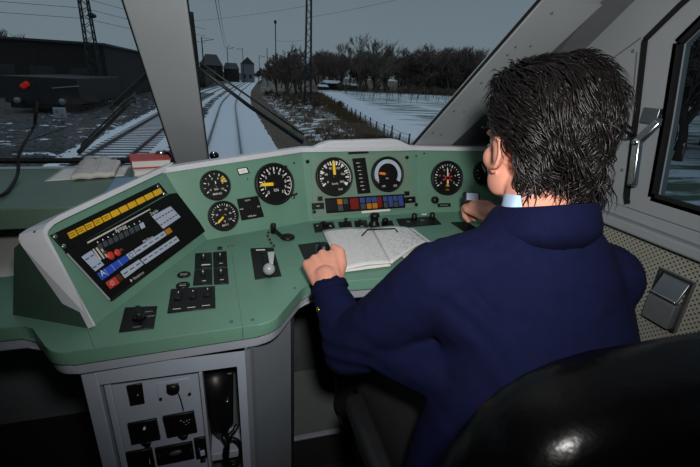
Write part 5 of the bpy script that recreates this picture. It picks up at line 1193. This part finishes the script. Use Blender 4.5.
def scatter(proto, n, posf, seed, smin, smax):
    rnd = random.Random(seed); t_, kids = proto
    for i in range(n):
        x_, y_ = posf(rnd, i); s_ = rnd.uniform(smin, smax); rz = rnd.uniform(0, 6.28); z_ = gz(x_, y_)
        if i == 0: t_.location = (x_, y_, z_); t_.rotation_euler = (0, 0, rz); t_.scale = (s_, s_, s_)
        else: copy_tree(t_, kids, (x_, y_, z_), rz, (s_, s_, s_))
G1 = 'bare trees in the wood beyond the field'
pa = make_tree('bare_tree', 'bare winter tree in the dark wood along the far side of the snowy field', G1, 1, 10, .75, 5, 4, .035)
pb = make_tree('bare_tree', 'bare winter tree in the dark wood along the far side of the snowy field', G1, 2, 10, .85, 5, 4, .035, .2)
def belt(rnd, i): t_ = rnd.random(); return (24 + 75 * t_, 118 + rnd.uniform(0, 34) - 10 * t_)
def beltR(rnd, i): t_ = rnd.random(); return (50 + 50 * t_, 104 + rnd.uniform(0, 24))
def sc_h(pr, n, posf, seed, a, b_): scatter(pr, n, posf, seed, a, b_)
sc_h(pa, 62, belt, 21, 1.05, 1.3); sc_h(pb, 44, beltR, 22, 1.6, 2.1)
pc = make_tree('bare_tree', 'bare bushy tree beside the lattice mast between track and field', 'bushy trees by the lattice mast', 3, 6.6, .7, 5, 4, .03, .2)
bsh = [(8.3, 62), (10.2, 66), (12.2, 74), (9.5, 72), (11.5, 86), (13.8, 92), (8.6, 80), (15.5, 98), (12.5, 108)]
scatter(pc, len(bsh), lambda r_, i: bsh[i], 23, 1.35, 1.7)
pd_ = make_tree('slender_tree', 'slender bare tree standing left of the dark wood, in front of snowy roofs', 'slender trees before the wood', 4, 9.5, .5, 5, 4, .028, .28)
sl = [(32, 104), (35, 100), (38.5, 103), (28, 108)]
scatter(pd_, len(sl), lambda r_, i: sl[i], 24, 1.2, 1.5)
ph_ = make_tree('shrub', 'low bare shrub on the bank at the foot of the lattice mast', 'shrubs on the bank', 5, 2.6, .9, 4, 5, .02, .15, 'shrub')
sb_ = [(7.0, 44), (8.2, 41), (9.4, 46), (10.6, 50), (7.4, 52), (9.2, 56), (12.2, 58), (6.6, 60), (11.0, 41), (13, 64), (5.9, 70), (7.2, 76), (8.6, 49), (10, 61), (6.4, 48)]
scatter(ph_, len(sb_), lambda r_, i: sb_[i], 25, .7, 1.1)
po = make_tree('orchard_sapling', 'thin bare sapling in the rows across the far part of the snowy field', 'saplings in the field rows', 6, 2.6, .38, 2, 3, .016, .45, 'sapling')
orr = []
for r_, (yb, n_) in enumerate([(58, 10), (66, 13), (75, 17), (84, 22), (93, 28), (100, 34)]):
    for k in range(n_): orr.append((fence_x(yb) + 5 + k * (1.9 if r_ < 3 else 1.55) + (.7 * (r_ % 2)), yb + .35 * k))
scatter(po, len(orr), lambda r_, i: (orr[i][0] + r_.uniform(-.3, .3), orr[i][1] + r_.uniform(-.4, .4)), 26, .45, .8)
pl_ = make_tree('bare_tree', 'bare tree showing above the long roof at the far left', 'trees above the left roof', 8, 9.5, .8, 5, 4, .03, .2)
ll = [(-22.5, 54), (-24.5, 55), (-26.5, 53.5)]
scatter(pl_, 3, lambda r_, i: ll[i], 27, .95, 1.1)
# long dark building at the left
M['dbrick'] = mat('dark_brick', (40, 36, 34), .9, var=.3, vscale=3); M['droof'] = mat('dark_roofing', (58, 60, 64), .8, var=.2); M['wplaster'] = mat('pale_render', (120, 124, 126), .9, var=.1, vscale=1); M['dglass'] = mat('dark_panes', (28, 32, 36), .2)
M['snow'] = mat('roof_snow', (206, 216, 226), .9, var=.05)
def bldg(label, x0, x1, y0, y1, h, wall, roof, gable=None, hip=0.0, snow=False, wins=(), name='building', over=.25, ridge='x'):
    t_ = thing(name, label, 'building', ((x0 + x1) / 2, (y0 + y1) / 2, GZ)); b = MB(); f_ = WF
    b.box(Fr((0, 0, GZ), (1, 0, 0), (0, 1, 0)), x0, x1, y0, y1, -.05, h, wall); b.obj('walls', t_)
    zt = GZ + h; b = MB()
    if gable:
        xm, ym = (x0 + x1) / 2, (y0 + y1) / 2; A = [V((x0 - over, y0 - over, zt)), V((x1 + over, y0 - over, zt)), V((x1 + over, y1 + over, zt)), V((x0 - over, y1 + over, zt))]
        R0, R1 = (V((x0 - over * .5 + hip, ym, zt + gable)), V((x1 + over * .5 - hip, ym, zt + gable))) if ridge == 'x' else (V((xm, y0 - over, zt + gable)), V((xm, y1 + over, zt + gable)))
        if ridge == 'x': b._add(A + [R0, R1], [(0, 1, 5, 4), (2, 3, 4, 5), (1, 2, 5), (3, 0, 4), (3, 2, 1, 0)], 'snow' if snow else roof)
        else: b._add(A + [R0, R1], [(0, 4, 5, 3), (1, 2, 5, 4), (0, 1, 4), (2, 3, 5), (3, 2, 1, 0)], 'snow' if snow else roof)
    else: b.box(Fr((0, 0, zt), (1, 0, 0), (0, 1, 0)), x0 - over, x1 + over, y0 - over, y1 + over, 0, .22, 'snow' if snow else roof, .03, 1)
    b.obj('roof', t_)
    for (wx_, wz, ww, wh) in wins:
        b = MB(); b.box(FY(y0), wx_, wx_ + ww, GZ + wz, GZ + wz + wh, -.02, .04, 'droof'); w_ = b.obj('window', t_)
        b = MB(); b.box(FY(y0 - .04), wx_ + .08, wx_ + ww - .08, GZ + wz + .08, GZ + wz + wh - .08, 0, .01, 'dglass'); b.obj('pane', w_)
    return t_
bldg('long dark flat roofed building beyond the tracks at the left', -34, -10.9, 46, 100, 5.05, 'dbrick', 'droof', wins=[(-30 + k * 3.2, 1.2, 2.0, 1.8) for k in range(6)])
# houses far down the line
bldg('dark house with a hipped roof, first left of the far track', -9.8, -2.4, 160, 172, 5.2, 'dbrick', 'droof', 3.8, hip=1.9, wins=[(-8.6, 1.2, 1.2, 1.6), (-5.6, 1.2, 1.2, 1.6), (-8.6, 3.4, 1.2, 1.4), (-5.6, 3.4, 1.2, 1.4)])
bldg('low dark shed between the far houses', -2.0, 3.4, 165, 175, 4.4, 'dbrick', 'droof', 2.2, hip=.8)
bldg('pale rendered house with a dark gable at the far end of the line', 4.4, 9.2, 170, 182, 6.6, 'wplaster', 'droof', 2.4, ridge='y', wins=[(5.0, 1.4, 1, 1.4), (7.2, 1.4, 1, 1.4)])
bldg('low station shed with a dark roof beside the far left track', -9.6, -4.6, 92, 150, 3.3, 'dbrick', 'droof', over=.3)
bldg('flat snowy shed left of the slender trees', 25.0, 29.2, 112, 118, 1.9, 'dbrick', 'droof', .7, snow=True)
bldg('wider low snowy roof just right of the first shed', 29.8, 35.5, 116, 122, 1.5, 'dbrick', 'droof', .6, snow=True)
bldg('tiny snowy hut between the bushes and the field', 21.6, 23.6, 104, 107, 1.1, 'dbrick', 'droof', .5, snow=True)
# wagon with red tail lamps standing on the far left track
M['wagon'] = mat('dark_wagon', (26, 25, 26), .7, var=.2, vscale=2); M['redlit'] = mat('red_tail_lamp', (180, 20, 16), .3, emit=(255, 40, 30), estr=.12)
wg = thing('railway_wagon', 'dark wagon with two red tail lamps standing left of the tracks', 'wagon', (-15.2, 34, GZ))
wx0, wx1 = aty((5, 100), 32.5).x, aty((80, 100), 32.5).x; wz1 = aty((40, 77), 32.5).z
b = MB(); b.box(WF, wx0, wx1, 32.5, 44, GZ + .75, wz1, 'wagon', .05); b.obj('body', wg)
b = MB(); b.box(FY(32.5), wx0 + .3, wx1 - .3, GZ + .45, GZ + .80, 0, .12, 'rubber', .02); b.obj('buffer_beam', wg)
for x_ in (wx0 + .9, wx1 - .9): b = MB(); b.cyl(FY(32.38), (x_, GZ + .95), .2, 0, .45, 'steel', 18, .02); b.obj('buffer', wg)
for x_, y_ in ((wx0 + 1, 34.5), (wx1 - 1, 34.5), (wx0 + 1, 41), (wx1 - 1, 41)): b = MB(); b.cyl(FX(x_), (-y_, GZ + .52), .46, -.08, .08, 'rubber', 22); b.obj('wheel', wg)
for p in [(23, 86), (26, 84)]:
    P = aty(p, 32.4); b = MB(); b.cyl(FY(32.5), (P.x, P.z), .17, 0, .10, 'redlit', 16, .02); b.obj('tail_lamp', wg)['label'] = 'red tail lamp'
b = MB(); a_ = aty((52, 88), 32.44); c_ = aty((79, 86), 32.44); b.bar(a_, c_, .07, .05, 'steel'); b.obj('handrail', wg)
# dwarf signal by the tracks
ds = thing('dwarf_signal', 'small pale signal box on the ground left of the tracks', 'signal', atz((63, 124), GZ + .12)); P = ds.location
b = MB(); b.tube([P, P + V((0, 0, .35))], .06, 'steel', 10); b.obj('post', ds)
b = MB(); b.box(FY(P.y), P.x - .30, P.x + .30, P.z + .32, P.z + .90, 0, .2, 'lip', .04); b.obj('lamp_box', ds)
b = MB(); b.cyl(FY(P.y - .2), (P.x - .1, P.z + .7), .08, .0, .03, 'wplaster', 12); b.cyl(FY(P.y - .2), (P.x + .12, P.z + .5), .08, .0, .03, 'wplaster', 12); b.obj('lens', ds)
# masts
M['mast'] = mat('mast_steel', (36, 40, 42), .7, var=.15, vscale=3)
def lattice(label, x_, y_, H, w0, w1, z0):
    t_ = thing('lattice_mast', label, 'mast', (x_, y_, z0)); b = MB()
    for sx_ in (-1, 1):
        for sy_ in (-1, 1): b.bar((x_ + sx_ * w0 / 2, y_ + sy_ * w0 / 2, z0 - .2), (x_ + sx_ * w1 / 2, y_ + sy_ * w1 / 2, z0 + H), .11, .11, 'mast', up=(1, 0, 0))
    b.obj('legs', t_); b = MB(); n_ = int(H / .55)
    for k in range(n_):
        z_, z2 = z0 + H * k / n_, z0 + H * (k + 1) / n_; wa, wb = w0 + (w1 - w0) * k / n_, w0 + (w1 - w0) * (k + 1) / n_; s_ = 1 if k % 2 else -1
        for sy_ in (-1, 1): b.bar((x_ - s_ * wa / 2, y_ + sy_ * wa / 2, z_), (x_ + s_ * wb / 2, y_ + sy_ * wb / 2, z2), .06, .04, 'mast', up=(0, 1, 0))
        for sx_ in (-1, 1): b.bar((x_ + sx_ * wa / 2, y_ - s_ * wa / 2, z_), (x_ + sx_ * wb / 2, y_ + s_ * wb / 2, z2), .06, .04, 'mast', up=(1, 0, 0))
    b.obj('bracing', t_); return t_
P = aty((308.5, 40), 46); lattice('tall steel lattice mast rising right of the white track', P.x, 46, 12.2, .68, .42, gz(P.x, 46))
tl_ = lattice('lattice mast rising above the long roof at the upper left', aty((90, 40), 44).x, 44, 12.0, .95, .5, GZ)
b = MB(); P2 = aty((92, 16), 44); b.lathe(Fr(P2, (1, 0, 0), (0, 1, 0)), (0, 0), [(.1, .25), (.35, .1), (.35, -.05), (.2, -.15)], 'mast', 14); b.bar(P2, (tl_.location.x, 44, P2.z), .06, .06, 'mast'); b.obj('lamp', tl_)
def pole(label, px, y_, top_, r=.09, lamp=False, arm=None):
    P = aty((px, top_), y_); z0 = gz(P.x, y_); t_ = thing('line_pole', label, 'pole', (P.x, y_, z0)); b = MB(); b.tube([(P.x, y_, z0 - .1), (P.x, y_, P.z)], [r, r * .75], 'mast', 8); b.obj('shaft', t_)
    if lamp: b = MB(); b.ell((P.x, y_, P.z), [(.22, 0, 0), (0, .22, 0), (0, 0, .30)], 'mast', 12, 8); b.obj('lamp_head', t_)
    if arm: b = MB(); b.tube([(P.x, y_, P.z - .8), (P.x + arm, y_, P.z - .3)], .05, 'mast', 6); b.tube([(P.x, y_, P.z - .1), (P.x + arm, y_, P.z - .3)], .03, 'mast', 6); b.obj('bracket_arm', t_)
    return t_
pole('slim pole with a round lamp head, nearest left of the lattice mast', 275.3, 72, 22, .10, lamp=True)
pole('slim pole standing just left of the lamp pole', 267, 120, 48, .12)
pole('grey pole standing right beside the window post', 201.5, 100, 37, .16, arm=2.5)
pole('thin pole behind the station shed', 227, 130, 46, .13, arm=2.0)
pole('thin short pole over the pale house', 242.5, 150, 48, .12, arm=-2.0)
pole('thin pole left of the curve of the line', 259, 150, 55, .12, arm=2)
# overhead wires
def wire(label, pts, r=.012):
    b = MB(); out = []
    for i in range(len(pts) - 1):
        a, c_ = V(pts[i]), V(pts[i + 1])
        for k in range(9): t_ = k / 8; out.append(a.lerp(c_, t_) + V((0, 0, -.35 * 4 * t_ * (1 - t_) * min(1, (c_ - a).length / 40))))
    b.tube(out, r, 'mast', 4, smooth=False); o = b.obj('overhead_wire'); recenter(o); tag(o, label, 'wire')
wire('overhead wire running above the snow covered track', [(0.1, 10, 3.9), (0.0, 60, 3.9), (cxs(110), 110, 3.9), (cxs(170), 170, 3.9), (cxs(260), 260, 3.9)], .012)
wire('upper carrier wire above the snow covered track', [(0.1, 10, 5.0), (0.0, 60, 5.0), (cxs(110), 110, 5.0), (cxs(170), 170, 5.0)], .012)
tx = tl_.location.x
for k, (z0, z1) in enumerate([(6.3, 5.6), (5.5, 4.9), (4.7, 4.2)]):
    wire(['uppermost wire from the left lattice mast', 'middle wire from the left lattice mast', 'lowest wire from the left lattice mast'][k], [(-60, 42, z0 + 1.0), (tx, 44, z0 + .3), (-2.0, 52, z1)], .016)
P = aty((308.5, 12), 46)
wire('wire slanting from the lattice mast to the upper right', [(P.x, 46, P.z - .5), (aty((420, -6), 46).x, 46, aty((420, -6), 46).z)], .012)
wire('thin wire from the lattice mast towards the lamp pole', [(P.x, 46, P.z - 2.5), aty((276, 40), 72)], .012)
wire('wire crossing the sky left of the lattice mast', [aty((180, 22), 60), aty((306, 6), 46)], .012)

G2 = 'trees beyond the side window'
ps_ = make_tree('bare_tree', 'dark bare tree seen through the side window at the right', G2, 9, 9, .8, 5, 4, .03, .2)
sd = [(22, 15), (23, 17), (24, 19), (26, 18), (25, 21), (28, 20), (30, 23), (27, 16), (31, 20), (33, 25)]
scatter(ps_, len(sd), lambda r_, i: sd[i], 28, 1.2, 1.6)

pe = make_tree('shrub', 'low bare undergrowth shrub along the foot of the dark wood', 'undergrowth along the wood', 10, 3.2, .9, 4, 5, .03, .15, 'shrub')
scatter(pe, 46, lambda r_, i: (27 + 1.5 * i + r_.uniform(-.6, .6), 106 - .15 * i + r_.uniform(-3, 3)), 29, 1.1, 1.7)
pf = make_tree('bare_tree', 'bare tree among the dark houses far down the line', 'trees among the far houses', 12, 8, .8, 5, 4, .04, .2)
fh = [(-13, 158), (-1, 178), (1.5, 186), (11, 178), (13, 190), (-6, 182), (16, 200)]
scatter(pf, len(fh), lambda r_, i: fh[i], 30, .9, 1.3)
